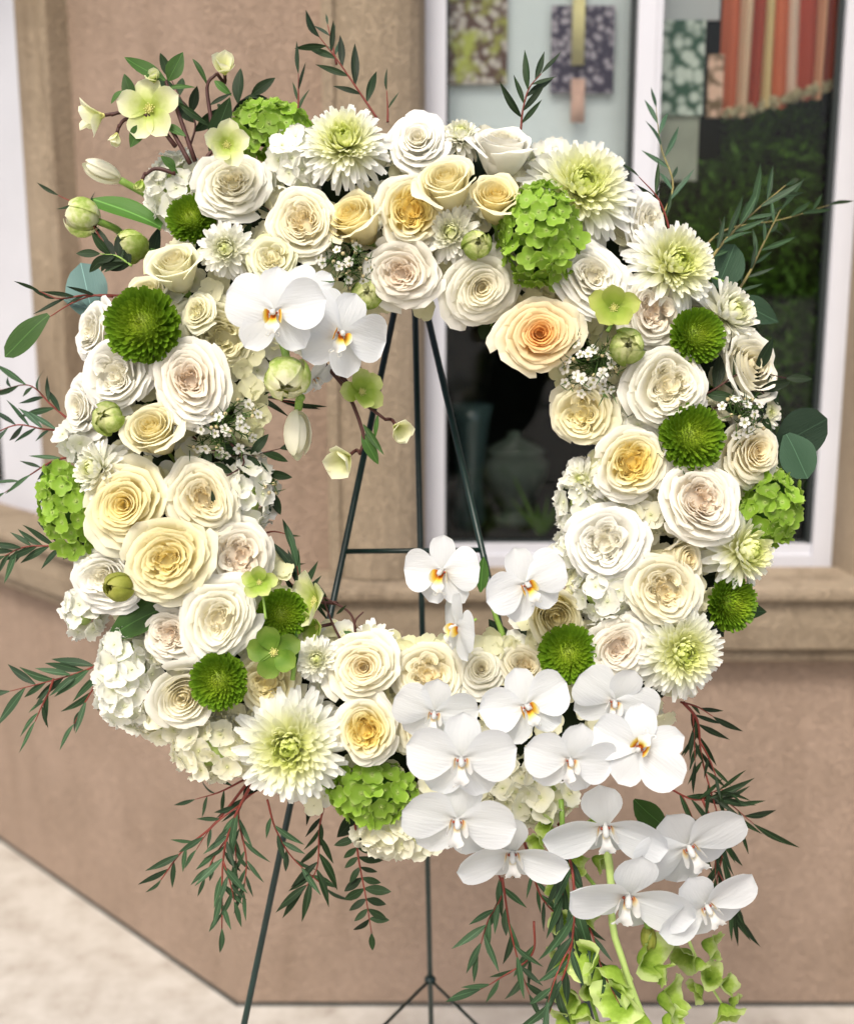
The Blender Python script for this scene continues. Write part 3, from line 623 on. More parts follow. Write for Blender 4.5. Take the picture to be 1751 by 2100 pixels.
LIB = {}
def lib(key, plist):
    LIB[key] = [mesh('petal', v, f) for v, f in plist]; return LIB[key]
for k in range(5): lib('classic%d' % k, rose_classic(100+k, n=36, open_=[1, 1, .93, 1.0, 1.04][k]))
for k in range(4): lib('garden%d' % k, rose_garden(200+k, sect=[5, 4, 5, 4][k], per=[6, 7, 6, 6][k], rcup=[.60, .52, .64, .56][k]))
for k in range(4): lib('mix%d' % k, rose_garden(250+k, nout=24, sect=[3, 4, 3, 2][k], per=5, rcup=[.36, .42, .30, .34][k]))
for k in range(3): lib('budrose%d' % k, rose_bud(300+k, tall=[1.0, 1.15, .9][k]))
lib('ball0', ball_bud(400, n=12, open_=0.10, nin=4)); lib('ball1', ball_bud(401, n=12, open_=0.52, wave=0.06, nin=28)); lib('ball2', ball_bud(402, n=12, open_=0.16, nin=6, squash=1.15)); lib('ball3', ball_bud(403, n=12, open_=0.66, wave=0.05, nin=18, squash=1.05))
lib('tulip', ball_bud(404, n=6, open_=0.05, squash=2.0, wave=0.01, nin=3))
lib('mumA', mum(500, 298, width=1.0, L0=.13)); lib('mumB', mum(501, 298, a_out=-8, width=1.0, L0=.13)); lib('mumC', mum(502, 170, width=1.35, a_out=-12, L0=0.20, curlin=1.2)); lib('mumS', mum(503, 46, width=1.5, a_out=0))
BUT = [mesh('florets', *button(600+k)) for k in range(2)]
FLO = [mesh('floret', *floret(700+k, 0.06, 0.42)) for k in range(4)]; FLW = [mesh('floret', *floret(720+k, 0.09)) for k in range(4)]
CAL = mesh('stem', *merge([tube([(0, 0, -0.48), (0, 0, -0.6), (0, 0, -0.72), (0, 0, -0.85), (0, 0, -2.0)], [0.13, 0.17, 0.12, 0.055, 0.05], 8)]))
CAL2 = mesh('stem', *merge([tube([(0, 0, -0.85), (0, 0, -1.0), (0, 0, -1.2), (0, 0, -2.2)], [0.16, 0.15, 0.055, 0.05], 8)]))
CORE = mesh('centre', *sphere((0, 0, 0.0), 0.50, 16, 10, 0.85))

RING = (862, 975, 527, 262)        # ring centre, mid radius, half width in picture units
D0 = 1.25
def dome(x, y):
    q = (math.hypot(x-RING[0], y-RING[1])-RING[2])/RING[3]; return 0.055*math.sqrt(max(0.0, 1-min(1, abs(q))**2)), q
def setup(name, x, y, dia, face=None, roll=0, dz=0.0, k=0.5):
    h, q = dome(x, y)
    if face is None:
        a = math.atan2(-(y-RING[1]), x-RING[0]); s = max(-1.15, min(1.15, q))*k*1.1
        face = (math.cos(a)*s, math.sin(a)*s)
    d = D0-h-dz; sc = dia/2/FPX*d
    return empty(name, frame(cv(x, y, d), (face[0], face[1], 1), roll, sc)), d, sc
cnt = 0
def flower(name, key, mat, x, y, dia, label, cat, group, face=None, roll=None, dz=0.0, stem=CAL, part='petal', sq=None, stemmat='stem_g'):
    global cnt; cnt += 1
    e, d, sc = setup(name, x, y, dia, face, roll if roll is not None else (cnt*77) % 360, dz)
    if sq: e.matrix_world = e.matrix_world @ Matrix.Diagonal((sq[0], sq[1], sq[2] if len(sq) > 2 else 1, 1))
    tag(e, label, cat, group)
    for me in LIB[key]: obj(part, me, e, M[mat])
    if stem: obj('stem', stem, e, M[stemmat])
    return e
GR = 'roses set in the wreath'
R = [ # key, material, x, y, diameter, face, dz, label
 ('classic0', 'r_snow', 857, 290, 128, (0.0, 0.35), 0.0, 'white rose at the very top of the wreath, right of the chrysanthemum'),
 ('budrose0', 'r_snow', 1030, 300, 132, (0.05, 1.15), 0.0, 'tall white rose facing up at the top edge, beside the dark sprig'),
 ('budrose1', 'r_lemon', 915, 375, 135, (-0.15, 0.75), 0.015, 'pale yellow half open rose below the two top white roses'),
 ('budrose2', 'r_yellow', 1018, 408, 118, (-0.05, 0.6), 0.02, 'small soft yellow rose left of the big green hydrangea'),
 ('classic1', 'r_white', 478, 375, 140, (0.20, 0.15), 0.012, 'round white rose under the green hydrangea at upper left'),
 ('classic2', 'r_cream', 622, 455, 138, (-0.05, 0.15), 0.008, 'cream white open rose between the upper left chrysanthemum and the peony bud'),
 ('budrose0', 'r_yellow', 722, 447, 128, (-0.55, 0.55), 0.005, 'deep cream yellow rose bud tilted left below the top chrysanthemum'),
 ('garden1', 'r_gold', 845, 432, 150, (0.15, 0.0), 0.005, 'yellow garden rose with a ruffled golden heart near the top'),
 ('classic3', 'r_blush', 826, 560, 142, (-0.15, -0.2), 0.012, 'blush white rose on the inner edge just above the easel top'),
 ('classic4', 'r_white', 985, 592, 148, (0.15, -0.3), 0.006, 'white rose on the inner edge left of the peach rose'),
 ('classic0', 'r_snow', 1215, 567, 150, (0.0, 0.1), 0.010, 'white rose between the green hydrangea and the right chrysanthemum'),
 ('classic2', 'r_peach', 1108, 687, 198, (-0.05, -0.05), 0.022, 'large peach rose with an orange heart, the only one'),
 ('garden0', 'r_blush', 1336, 640, 138, (0.25, 0.0), 0.0, 'blush garden rose left of the small green button flower at upper right'),
 ('garden2', 'r_white', 1366, 792, 155, (0.05, 0.0), 0.010, 'ruffled blush white garden rose above the green button flower on the right'),
 ('classic1', 'r_snow', 1330, 458, 118, (0.75, 0.25), -0.012, 'white rose turned to the right behind the two right chrysanthemums'),
 ('garden3', 'r_lemon', 1196, 848, 132, (-0.45, -0.2), 0.0, 'lemon cream garden rose on the inner edge under the waxflower'),
 ('garden1', 'r_gold', 1298, 950, 145, (0.0, 0.0), 0.012, 'white garden rose with a bright yellow ruffled centre on the right side'),
 ('classic3', 'r_blush', 1435, 1027, 160, (0.1, 0.1), 0.018, 'blush pink white rose with pointed petals left of the green hydrangea'),
 ('classic4', 'r_cream', 1543, 930, 140, (0.55, 0.05), 0.0, 'cream rose at the right edge by the round eucalyptus leaves'),
 ('budrose2', 'r_white', 1530, 755, 165, (0.55, 0.25), -0.005, 'wide white rose at the right edge behind the dark leafy sprig'),
 ('garden2', 'r_snow', 1243, 1112, 148, (-0.2, 0.1), 0.006, 'snow white ruffled rose right above the inner pair of orchids'),
 ('budrose1', 'r_cream', 1402, 1150, 100, (0.75, 0.05), 0.000, 'small cream rose turned right beside the narrow white chrysanthemum'),
 ('garden0', 'r_cream', 1362, 1212, 140, (0.1, 0.0), 0.014, 'cream rose with blush creases above the lower right chrysanthemum'),
 ('classic1', 'r_blush', 1268, 1328, 122, (0.05, 0.0), 0.008, 'blush rose between the dark green button flower and lower right chrysanthemum'),
 ('budrose2', 'r_lemon', 1135, 1258, 130, (0.1, -0.35), -0.008, 'pale yellow rose half hidden behind the inner right orchid'),
 ('garden3', 'r_snow', 240, 770, 150, (-0.25, 0.0), 0.004, 'white ruffled rose under the largest green button flower'),
 ('classic2', 'r_blush', 390, 780, 160, (0.1, 0.05), 0.014, 'white rose with a blush heart left of the hanging bud'),
 ('budrose1', 'r_lemon', 314, 880, 125, (-0.15, 0.5), 0.012, 'lemon cream rose cup in the left side between bud and waxflower'),
 ('classic3', 'r_snow', 192, 678, 118, (-0.7, 0.1), -0.012, 'white rose facing left at the edge beside the largest green button flower'),
 ('classic4', 'r_green', 455, 690, 160, (0.25, -0.25), -0.022, 'greenish cream rose half behind the upper left orchid'),
 ('classic0', 'r_yellow', 258, 1035, 168, (-0.1, 0.0), 0.010, 'large open yellow rose on the left side beside the green hydrangea'),
 ('classic1', 'r_cream', 418, 1022, 152, (0.2, 0.0), 0.004, 'yellow cream rose on the left side beneath the dark leaf sprig'),
 ('classic3', 'r_yellow', 346, 1147, 168, (0.05, 0.0), 0.024, 'strong yellow rose with deep folds in the left side'),
 ('garden0', 'r_blush', 492, 1140, 138, (0.2, 0.0), 0.000, 'blush ruffled rose on the inner left edge behind the round green hellebore'),
 ('classic2', 'r_snow', 218, 1185, 150, (-0.4, 0.0), -0.008, 'white rose at the left edge behind the olive tulip bud'),
 ('classic4', 'r_white', 450, 1270, 160, (0.05, 0.0), 0.018, 'cream white rose left of the green button flower at inner lower left'),
 ('garden1', 'r_blush', 350, 1300, 112, (-0.15, 0.1), 0.000, 'narrow blush rose right of the large dark leaf'),
 ('budrose0', 'r_white', 380, 1425, 150, (-0.05, -0.15), 0.006, 'white rose left of the lower left green button flower'),
 ('garden3', 'r_lemon', 552, 1400, 135, (0.0, 0.0), -0.012, 'lemon garden rose partly under the dark green hellebore'),
 ('classic0', 'r_cream', 745, 1368, 140, (-0.05, 0.15), 0.010, 'cream rose at the inner bottom edge above the yellow centred rose'),
 ('garden1', 'r_gold', 752, 1497, 130, (0.0, 0.0), 0.012, 'oval white rose with yellow ruffled centre beside the lower chrysanthemum'),
 ('garden0', 'r_cream', 880, 1385, 138, (0.0, 0.35), -0.010, 'cream rose at the inner bottom edge above the leftmost low orchid'),
 ('classic2', 'r_white', 985, 1372, 105, (0.0, 0.45), -0.014, 'small white rose between the low cream rose and the dark green button flower'),
 ('classic3', 'r_cream', 1075, 1365, 98, (0.1, 0.45), -0.016, 'little cream rose peeking left of the dark green button flower'),
 ('classic1', 'r_cream', 862, 1490, 105, (0.0, 0.0), -0.010, 'cream rose seen in the gap between two low left orchids'),
 ('classic4', 'r_snow', 168, 835, 120, (-0.75, 0.0), -0.014, 'flat white bloom at the left edge beside the green striped bud'),
 ('budrose2', 'r_green', 305, 600, 90, (-0.2, 0.6), -0.02, 'greenish cream bloom behind the peony bud and the largest green button flower'),
 ('classic0', 'r_green', 405, 640, 75, (-0.3, 0.3), 0.0, 'small greenish white bud rose right of the largest green button flower'),
]
for i_, (key, mat, x, y, dia, face, dz, lab) in enumerate(R):
    if key.startswith('classic') and i_ % 3 and mat != 'r_peach': key = 'mix%d' % (i_ % 4)
    flower('rose', key, mat, x, y, dia*(1.0 if mat == 'r_peach' else 1.20), lab, 'rose', GR, face, None, dz, stem=CAL2 if 'budrose' in key else CAL)
GM = 'white spider chrysanthemums in the wreath'
Ms = [
 ('mumA', 'mum', 708, 302, 180, (-0.05, 0.38), 0.004, 'spider chrysanthemum at the top left of the white rose, lime hearted'),
 ('mumB', 'mum', 1190, 395, 235, (0.12, 0.30), -0.004, 'widest upper chrysanthemum, right of the big green hydrangea'),
 ('mumA', 'mum', 1375, 548, 195, (0.35, 0.12), 0.0, 'lime hearted chrysanthemum at the upper right above the green button flower'),
 ('mumC', 'mum_w', 1482, 650, 170, (0.75, 0.35), -0.020, 'white chrysanthemum at the upper right edge under the lime hearted one'),
 ('mumC', 'mum', 1518, 1130, 165, (0.70, 0.0), -0.008, 'white chrysanthemum on the right edge below the green hydrangea'),
 ('mumB', 'mum', 1392, 1335, 190, (0.22, -0.05), 0.006, 'lime and white chrysanthemum at the lower right above the orchids'),
 ('mumA', 'mum', 597, 1530, 228, (-0.03, 0.03), 0.010, 'largest white chrysanthemum with lime centre at the bottom left'),
 ('mumC', 'mum_w', 650, 1352, 98, (0.05, 0.1), 0.002, 'small tight white chrysanthemum beside the dark green hellebore'),
 ('mumS', 'mum_w', 762, 1318, 110, (0.1, 0.9), -0.02, 'white chrysanthemum petals peeking over the cream rose at the inner bottom'),
 ('mumC', 'mum_w', 208, 965, 135, (-0.75, 0.15), -0.006, 'loose white chrysanthemum at the left edge over the green hydrangea'),
 ('mumC', 'mum_w', 945, 285, 100, (0.0, 0.8), -0.018, 'small white chrysanthemum tucked between the two top white roses'),
 ('mumC', 'mum_w', 1555, 845, 110, (0.8, 0.0), -0.022, 'white petalled chrysanthemum at the right edge between two roses'),
 ('mumC', 'mum_w', 465, 512, 118, (0.0, -0.1), 0.004, 'white double bloom between the peony bud and the cream tulip at upper left'),
 ('mumC', 'mum_w', 928, 480, 120, (-0.2, 0.0), 0.0, 'white double bloom left of the round green ranunculus bud'),
 ('mumS', 'mum_w', 1200, 985, 100, (-0.95, 0.15), -0.020, 'sparse white chrysanthemum at the inner right edge beside the yellow centred rose'),
]
for key, mat, x, y, dia, face, dz, lab in Ms: flower('chrysanthemum', key, mat, x, y, dia*1.12, lab, 'chrysanthemum', GM, face, None, dz)
GB = 'green button chrysanthemums in the wreath'
for i, (x, y, dia, face, dz, lab) in enumerate([
 (295, 668, 152, (-0.1, 0.0), 0.018, 'largest green button flower, on the upper left side'),
 (393, 450, 98, (0.0, 0.2), -0.004, 'green button flower above the cream peony bud at upper left'),
 (450, 1397, 116, (-0.05, 0.0), 0.024, 'bright green button flower in the lower left'),
 (578, 1262, 104, (0.35, 0.1), -0.012, 'dark green button flower behind the hellebores at the inner lower left'),
 (1166, 1342, 120, (-0.1, 0.1), -0.002, 'dark green button flower above the bottom orchids'),
 (1427, 690, 114, (0.25, 0.05), 0.008, 'green button flower at the upper right side of the wreath'),
 (1417, 897, 134, (0.15, 0.1), 0.010, 'green button flower in the middle of the right side'),
 (1497, 1238, 112, (0.55, -0.1), -0.006, 'green button flower sticking out at the lower right edge')]):
    e, d, sc = setup('button_chrysanthemum', x, y, dia*1.04, face, i*50, dz)
    tag(e, lab, 'chrysanthemum', GB); obj('floret_mass', BUT[i % 2], e, M['button'], kind='stuff'); obj('centre', CORE, e, M['button']); obj('stem', CAL, e, M['stem_g'])
def hydrangea(x, y, w, h, mat, label, group, nf=40, fs=0.24, face=None, dz=0.0, seed=1, ruff=False, ang=0.0):
    r = random.Random(seed); d_ = 1.0
    e, d, sc = setup('hydrangea', x, y, 2*FPX/D0*1.0, face, 0, dz)
    hh, q = dome(x, y); d = D0-hh-dz
    if face is None:
        a = math.atan2(-(y-RING[1]), x-RING[0]); s = max(-1, min(1, q))*0.35; face = (math.cos(a)*s, math.sin(a)*s)
    e.matrix_world = frame(cv(x, y, d+0.012), (face[0], face[1], 1), ang, 1.0)
    tag(e, label, 'hydrangea', group)
    a = w/2/FPX*d; b = h/2/FPX*d; c = min(a, b)*0.9; fr = fs*min(a, b)*1.0
    fr = (0.0138 if min(w, h) > 95 else 0.0125) if ruff else 0.0120; nf = int(nf*(2.1 if ruff else 2.1))
    core = mesh('core', [(p[0]*(a-fr*1.1), p[1]*(b-fr*1.1), p[2]*(c*0.62)) for p in sphere((0, 0, 0), 1.0, 14, 9)[0]], sphere((0, 0, 0), 1.0, 14, 9)[1])
    obj('stalks', core, e, M['stem_l' if mat != 'hyd_g' else 'leaf_m'])
    pts = []
    n = 0; tries = 0
    while n < nf and tries < nf*40:
        tries += 1
        v = Vector((r.gauss(0, 1), r.gauss(0, 1), r.gauss(0, 1))).normalized()
        if v.z < -0.45: continue
        k_ = r.uniform(.86, 1.04); p = Vector((v.x*(a-fr*0.3)*k_, v.y*(b-fr*0.3)*k_, v.z*c*k_))
        if any((p-o).length < fr*0.98 for o in pts): continue
        pts.append(p); n += 1
        nrm = Vector((v.x/a, v.y/b, v.z/c)).normalized()+Vector((r.gauss(0, .32), r.gauss(0, .32), r.gauss(0, .2)))
        R_ = nrm.to_track_quat('Z', 'Y').to_matrix() @ Matrix.Rotation(r.random()*6.28, 3, 'Z')
        mw = Matrix.Translation(p) @ R_.to_4x4() @ Matrix.Scale(fr*r.uniform(0.85, 1.2), 4)
        obj('floret', (FLW if ruff else FLO)[n % 4], e, M[mat], mw)
    return e
GH = 'green hydrangeas in the wreath'; GW = 'white hydrangeas in the wreath'
hydrangea(556, 265, 172, 125, 'hyd_g', 'green hydrangea at the upper left behind the hellebores', GH, 34, dz=-0.005, seed=1)
hydrangea(1107, 482, 172, 215, 'hyd_g', 'big green hydrangea left of the widest upper chrysanthemum', GH, 60, dz=0.022, seed=2)
hydrangea(1575, 1042, 135, 172, 'hyd_g', 'green hydrangea on the right edge below the round leaves', GH, 36, dz=-0.004, seed=3, ang=-15)
hydrangea(142, 1045, 118, 200, 'hyd_g', 'green hydrangea on the left edge', GH, 34, dz=-0.004, seed=4, ang=18)
hydrangea(765, 1622, 182, 125, 'hyd_g', 'green hydrangea at the bottom beside the largest chrysanthemum', GH, 38, dz=0.0, seed=5)
for i, (x, y, w, h, nf, dz, mat, lab) in enumerate([
 (368, 390, 130, 165, 34, -0.018, 'hyd_w', 'white hydrangea at the upper left around the round white rose'),
 (608, 338, 125, 140, 28, -0.012, 'hyd_w', 'white hydrangea left of the top chrysanthemum'),
 (505, 1005, 125, 180, 34, -0.016, 'hyd_w', 'white hydrangea on the inner left edge below the dark sprig'),
 (262, 1390, 140, 215, 44, -0.004, 'hyd_w', 'tall white hydrangea at the lower left edge'),
 (440, 1535, 180, 135, 40, -0.006, 'hyd_c', 'creamy hydrangea at the lower left beside the largest chrysanthemum'),
 (1195, 1030, 110, 175, 30, -0.022, 'hyd_w', 'white hydrangea on the inner right edge beside the yellow centred rose'),
 (1245, 1215, 150, 140, 34, -0.008, 'hyd_w', 'white hydrangea between the inner orchids and the cream roses'),
 (820, 1705, 185, 110, 34, -0.008, 'hyd_c', 'cream hydrangea hanging at the very bottom left of the orchids'),
 (1085, 1620, 200, 150, 38, -0.028, 'hyd_c', 'cream hydrangea showing behind the bottom orchids'),
 (1290, 870, 130, 100, 22, -0.016, 'hyd_w', 'white hydrangea under the ruffled garden rose on the right'),
 (1320, 1060, 110, 110, 20, -0.014, 'hyd_c', 'creamy hydrangea between the yellow centred rose and the snow white rose'),
 (1120, 345, 90, 110, 18, -0.016, 'hyd_w', 'small white hydrangea left of the widest upper chrysanthemum'),
 (172, 1255, 90, 110, 20, -0.014, 'hyd_w', 'white hydrangea on the left edge below the white rose'),
 (345, 1480, 110, 90, 20, -0.014, 'hyd_c', 'creamy hydrangea below the white rose at lower left'),
 (1165, 1140, 70, 110, 14, -0.020, 'hyd_w', 'little white hydrangea at the inner edge above the inner right orchid'),
 (700, 640, 110, 80, 14, -0.03, 'hyd_c', 'pale hydrangea behind the second upper orchid'),
 (915, 1600, 110, 110, 18, -0.024, 'hyd_c', 'cream hydrangea between the bottom green hydrangea and the orchids'),
 (165, 900, 90, 80, 14, -0.018, 'hyd_w', 'white hydrangea on the left edge above the loose chrysanthemum')]):
    hydrangea(x, y, w, h, mat, lab, GW, nf, dz=dz, seed=30+i, ruff=True)

# ------------------------------------------------------------------ orchids
OP = mesh('petal', *opetal(1.0, 0.53, 0.10, 0.56, 11, 13, 0.10, -0.16, 0.045))
OPV = [OP] + [mesh('petal', *opetal(a, b, 0.10, c, 11, 13, d_, e_, 0.045, f_)) for a, b, c, d_, e_, f_ in ((1.0, .50, .60, .14, -.24, .05), (1.03, .49, .52, .05, .02, -.04), (0.98, .54, .58, -.04, -.10, .03))]
OPN = [mesh('petal', *opetal(1.06, .45, .16, .52, 11, 13, d_, e_, .04, f_)) for d_, e_, f_ in ((.16, .06, .04), (.12, .16, -.03))]
ODS = mesh('sepal', *opetal(0.86, 0.345, 0.25, 0.55, 9, 9, 0.03, -0.06, 0.01))
OLS = mesh('sepal', *opetal(0.88, 0.34, 0.22, 0.52, 9, 9, 0.04, -0.14, 0.01))
def lip_mesh():
    P = []
    # mid lobe: arrow shape bending forward and down
    V = []; nu, nv = 5, 8
    for i in range(nu):
        u = -1+2*i/(nu-1)
        for j in range(nv):
            t = j/(nv-1); w = [0.05, 0.06, 0.07, 0.10, 0.14, 0.13, 0.08, 0.045][j]
            V.append((u*w, -0.06-0.34*t, 0.05+0.20*math.sin(PI*t*0.75)+0.05*u*u))
    P.append((V, grid_faces(nu, nv)))
    for s in (-1, 1):
        V = []; nu, nv = 5, 6
        for i in range(nu):
            u = -1+2*i/(nu-1)
            for j in range(nv):
                t = j/(nv-1); w = 0.04+0.095*math.sin(PI*(0.12+0.72*t)); a = 0.30+0.9*t
                V.append((s*(0.05+0.13*math.sin(a*1.1)*1.1-0.02*u*u), -0.06+u*w-0.03*t, 0.05+0.24*t-0.04*u*u))
        P.append((V, grid_faces(nu, nv)))
        P.append(tube(spline([(s*0.03, -0.38, 0.19), (s*0.09, -0.45, 0.18), (s*0.13, -0.43, 0.22), (s*0.10, -0.38, 0.25)], 8), [0.016, 0.014, 0.012, 0.011, 0.010, 0.008, 0.007, 0.005], 5))
    V2, F2 = sphere((0, -0.055, 0.075), 0.045, 8, 6); P.append((V2, F2))
    return merge(P)
def column_mesh():
    return merge([tube([(0, 0.01, -0.05), (0, 0.015, 0.06), (0, 0.0, 0.15), (0, -0.03, 0.20), (0, -0.05, 0.215)], [0.05, 0.045, 0.055, 0.05, 0.02], 9)])
LIPM = mesh('lip', *lip_mesh()); COLM = mesh('column', *column_mesh())
ODARK = mesh('throat', *merge([sphere((-0.055, -0.015, 0.05), 0.028, 7, 5), sphere((0.055, -0.015, 0.05), 0.028, 7, 5)]))
M['throat'] = plain('orchid_throat', (0.28, 0.06, 0.03), 0.5)
def orchid(x, y, w, label, face=(0, 0), roll=0, dz=0.0, droop=0, sx=1.0, zc=None, spread=0, lipscale=1.0, narrow=False):
    hh, q = dome(x, y)
    d = D0-hh-dz-0.030; sc = w/2/FPX*d
    z = 1.0 if zc is None else zc
    e = empty('orchid', frame(cv(x, y, d), (face[0], face[1], z), roll, sc)); tag(e, label, 'orchid', 'white moth orchids in the wreath')
    rr = random.Random(int(x*7+y))
    def j(): return rr.uniform(-7, 7)
    for s, nm in ((1, 0), (-1, 1)):
        a = math.radians(8-droop+j())
        m = Matrix.Rotation(a if s > 0 else PI-a, 4, 'Z')
        if s < 0: m = m @ Matrix.Rotation(PI, 4, 'X') @ Matrix.Scale(-1, 4, (0, 0, 1))
        m = Matrix.Translation((s*0.02, 0.03, 0.035)) @ m @ Matrix.Rotation(math.radians(-6+spread*-1+j()), 4, 'Y')
        obj('petal', rr.choice(OPN if narrow else OPV), e, M['orchid'], m)
    obj('sepal', ODS, e, M['orchid'], Matrix.Translation((0, 0.03, 0.0)) @ Matrix.Rotation(PI/2+math.radians(j()), 4, 'Z') @ Matrix.Rotation(math.radians(-3+j()), 4, 'Y'))
    for s in (-1, 1):
        a = -PI/2+s*math.radians(38+j())
        obj('sepal', OLS, e, M['orchid'], Matrix.Translation((s*0.02, -0.02, -0.01)) @ Matrix.Rotation(a, 4, 'Z') @ Matrix.Rotation(math.radians(2+j()), 4, 'Y'))
    ls = Matrix.Scale(lipscale*1.05, 4)
    obj('lip', LIPM, e, M['lip_w' if face[1] < -0.25 else 'lip'], ls); obj('column', COLM, e, M['orchid'], ls); obj('throat', ODARK, e, M['throat'], ls)
    obj('stalk', mesh('stalk', *tube(spline([(0, 0, -0.03), (0, 0.03, -0.2), (0, 0.08, -0.38), (0.03, 0.16, -0.5)], 8), 0.035, 7)), e, M['stem_g'])
    return e
orchid(562, 640, 210, 'white orchid facing front at the upper left of the ring opening', (0.0, -0.08), 0, 0.035, -6)
orchid(698, 683, 205, 'white orchid turned right beside the front facing upper one', (0.40, -0.10), -22, 0.022)
orchid(640, 600, 130, 'white orchid half hidden behind the two upper orchids', (0.2, 0.2), -40, 0.0)
orchid(645, 775, 110, 'white orchid seen from behind below the hanging green and white bud', (0.8, -0.8), 30, -0.012, zc=0.5)
orchid(908, 1172, 172, 'topmost white orchid at the lower inner edge, narrow with raised sepal', (-0.45, -0.05), 2, 0.045, 10, lipscale=1.15)
orchid(1078, 1198, 182, 'broad white orchid right of the topmost inner one', (0.20, -0.05), 25, 0.045)
orchid(938, 1285, 165, 'slim white orchid seen side on below the topmost inner orchid', (-1.5, -0.1), -12, 0.02, zc=0.6)
orchid(890, 1462, 180, 'left white orchid of the upper low row, beside the cream rose', (0.0, -0.30), -10, 0.030)
orchid(1078, 1448, 190, 'tall white orchid in the middle of the upper low row', (0.20, 0.0), 20, 0.040)
orchid(1258, 1438, 190, 'white orchid under the blush rose in the upper low row', (0.05, -0.35), -22, 0.030)
orchid(945, 1556, 225, 'wide white orchid left of centre in the middle low row', (0.05, -0.28), -3, 0.062)
orchid(1168, 1558, 195, 'white orchid in the centre of the middle low row', (0.10, -0.28), -12, 0.060)
orchid(1312, 1535, 205, 'white orchid turned left with its yellow lip at upper left', (-0.45, -0.05), 145, 0.070)
orchid(937, 1682, 232, 'wide white orchid left of the bottom, above the flat spreading one', (0.05, -0.32), -8, 0.050)
orchid(1050, 1748, 222, 'flat spreading white orchid with hanging lip, below the left wide orchid', (0.0, -0.62), 2, 0.052, 12, zc=0.9, narrow=True)
orchid(1240, 1693, 245, 'flat spreading white orchid below the centre orchid, green stem under it', (0.0, -0.62), 6, 0.052, 14, zc=0.9, narrow=True)
orchid(1412, 1735, 245, 'white orchid tilted up to the right at the lower right', (0.12, -0.5), 36, 0.046, zc=0.9)
orchid(1286, 1836, 262, 'lowest wide white orchid, above the pale green bells', (0.0, -0.60), -14, 0.058, zc=0.9, droop=6, narrow=True)
orchid(1448, 1856, 215, 'lowest white orchid at the far lower right', (0.15, -0.42), 36, 0.044, zc=0.85, narrow=True)

# ------------------------------------------------------------------ buds and tulips
GT = 'double tulip and ranunculus buds in the wreath'
def bud(key, mat, x, y, dia, face, lab, dz=0.0, sq=None, stem_to=None, zc=1.0, cat='bud', name='tulip_bud', flip=None, group=GT, stm='stem_g'):
    global cnt; cnt += 1
    hh, q = dome(x, y); d = D0-hh-dz; sc = dia/2/FPX*d
    e = empty(name, frame(cv(x, y, d), (face[0], face[1], zc), (cnt*77) % 360, sc)); tag(e, lab, cat, group)
    if sq: e.matrix_world = e.matrix_world @ Matrix.Diagonal((sq[0], sq[1], sq[2], 1))
    for me in LIB[key]: obj('petal', me, e, M[mat])
    inv = e.matrix_world.inverted(); kbase = -1.55 if key == 'tulip' else -0.72
    base = e.matrix_world @ Vector((0, 0, kbase))
    if stem_to:
        tgt = at(stem_to[0], stem_to[1], stem_to[2] if len(stem_to) > 2 else d+0.03); mid = base.lerp(tgt, 0.45)+(e.matrix_world.to_3x3() @ Vector((0, 0, -1))).normalized()*0.006
        v, f = tube(spline([base, mid, tgt], 9), 0.0042 if dia > 40 else 0.002, 8)
        obj('stem', mesh('stem', [inv @ p for p in v], f), e, M[stm])
    else: obj('stem', CAL2, e, M[stm])
    return e
bud('ball0', 'bud_cream', 168, 447, 88, (-1.2, 0.15), 'green striped white bud furthest left, pointing left', 0.0, stem_to=(250, 480), zc=0.35)
bud('ball0', 'bud_g', 270, 505, 80, (-0.7, 0.1), 'green white bud behind thin dark leaves at the upper left', -0.01, zc=0.8)
bud('budrose2', 'peony_c', 362, 543, 150, (-0.15, 0.75), 'large cream peony tulip at the upper left below the button flower', 0.008)
bud('garden3', 'peony_c', 560, 532, 122, (0.0, 0.15), 'round cream peony tulip with brown yellow stamens above the upper orchid', 0.012)
bud('ball0', 'bud_cream', 588, 775, 106, (0.05, -0.9), 'round hanging white bud with green outer petals below the upper orchid', 0.05, stem_to=(575, 690, 1.19))
bud('ball2', 'bud_g', 978, 502, 68, (0.15, 0.1), 'small round green striped bud left of the big green hydrangea', 0.022)
bud('ball2', 'bud_g', 1286, 710, 84, (-0.1, -0.05), 'round pale green bud above the right waxflower cluster', 0.022)
bud('ball0', 'bud_g', 221, 857, 76, (-0.15, 0.1), 'pale green bud between the white rose and the lemon rose on the left', 0.022)
bud('ball0', 'bud_g', 752, 603, 70, (0.1, 0.0), 'green bud beside the waxflower above the second orchid', 0.0)
bud('ball2', 'bud_olive', 243, 1205, 68, (-0.6, 0.1), 'olive green tulip bud on the lower left side', 0.035, stem_to=(335, 1228), zc=0.7, stm='stem_d')
bud('ball2', 'bud_olive', 1330, 1925, 44, (0.0, -0.9), 'small closed yellow green orchid bud under the lowest wide orchid', 0.06, sq=(0.8, 0.8, 1.2), stem_to=(1330, 1885, 1.17), zc=0.3)
bud('tulip', 'tulip', 208, 352, 52, (-0.93, 0.38), 'closed white tulip pointing left at the upper left', -0.01, stem_to=(330, 418), zc=0.15, name='tulip', cat='tulip')
bud('tulip', 'tulip', 612, 890, 66, (0.02, -1), 'closed white tulip hanging under the round white bud', 0.04, stem_to=(618, 815, 1.20), zc=0.12, name='tulip', cat='tulip')
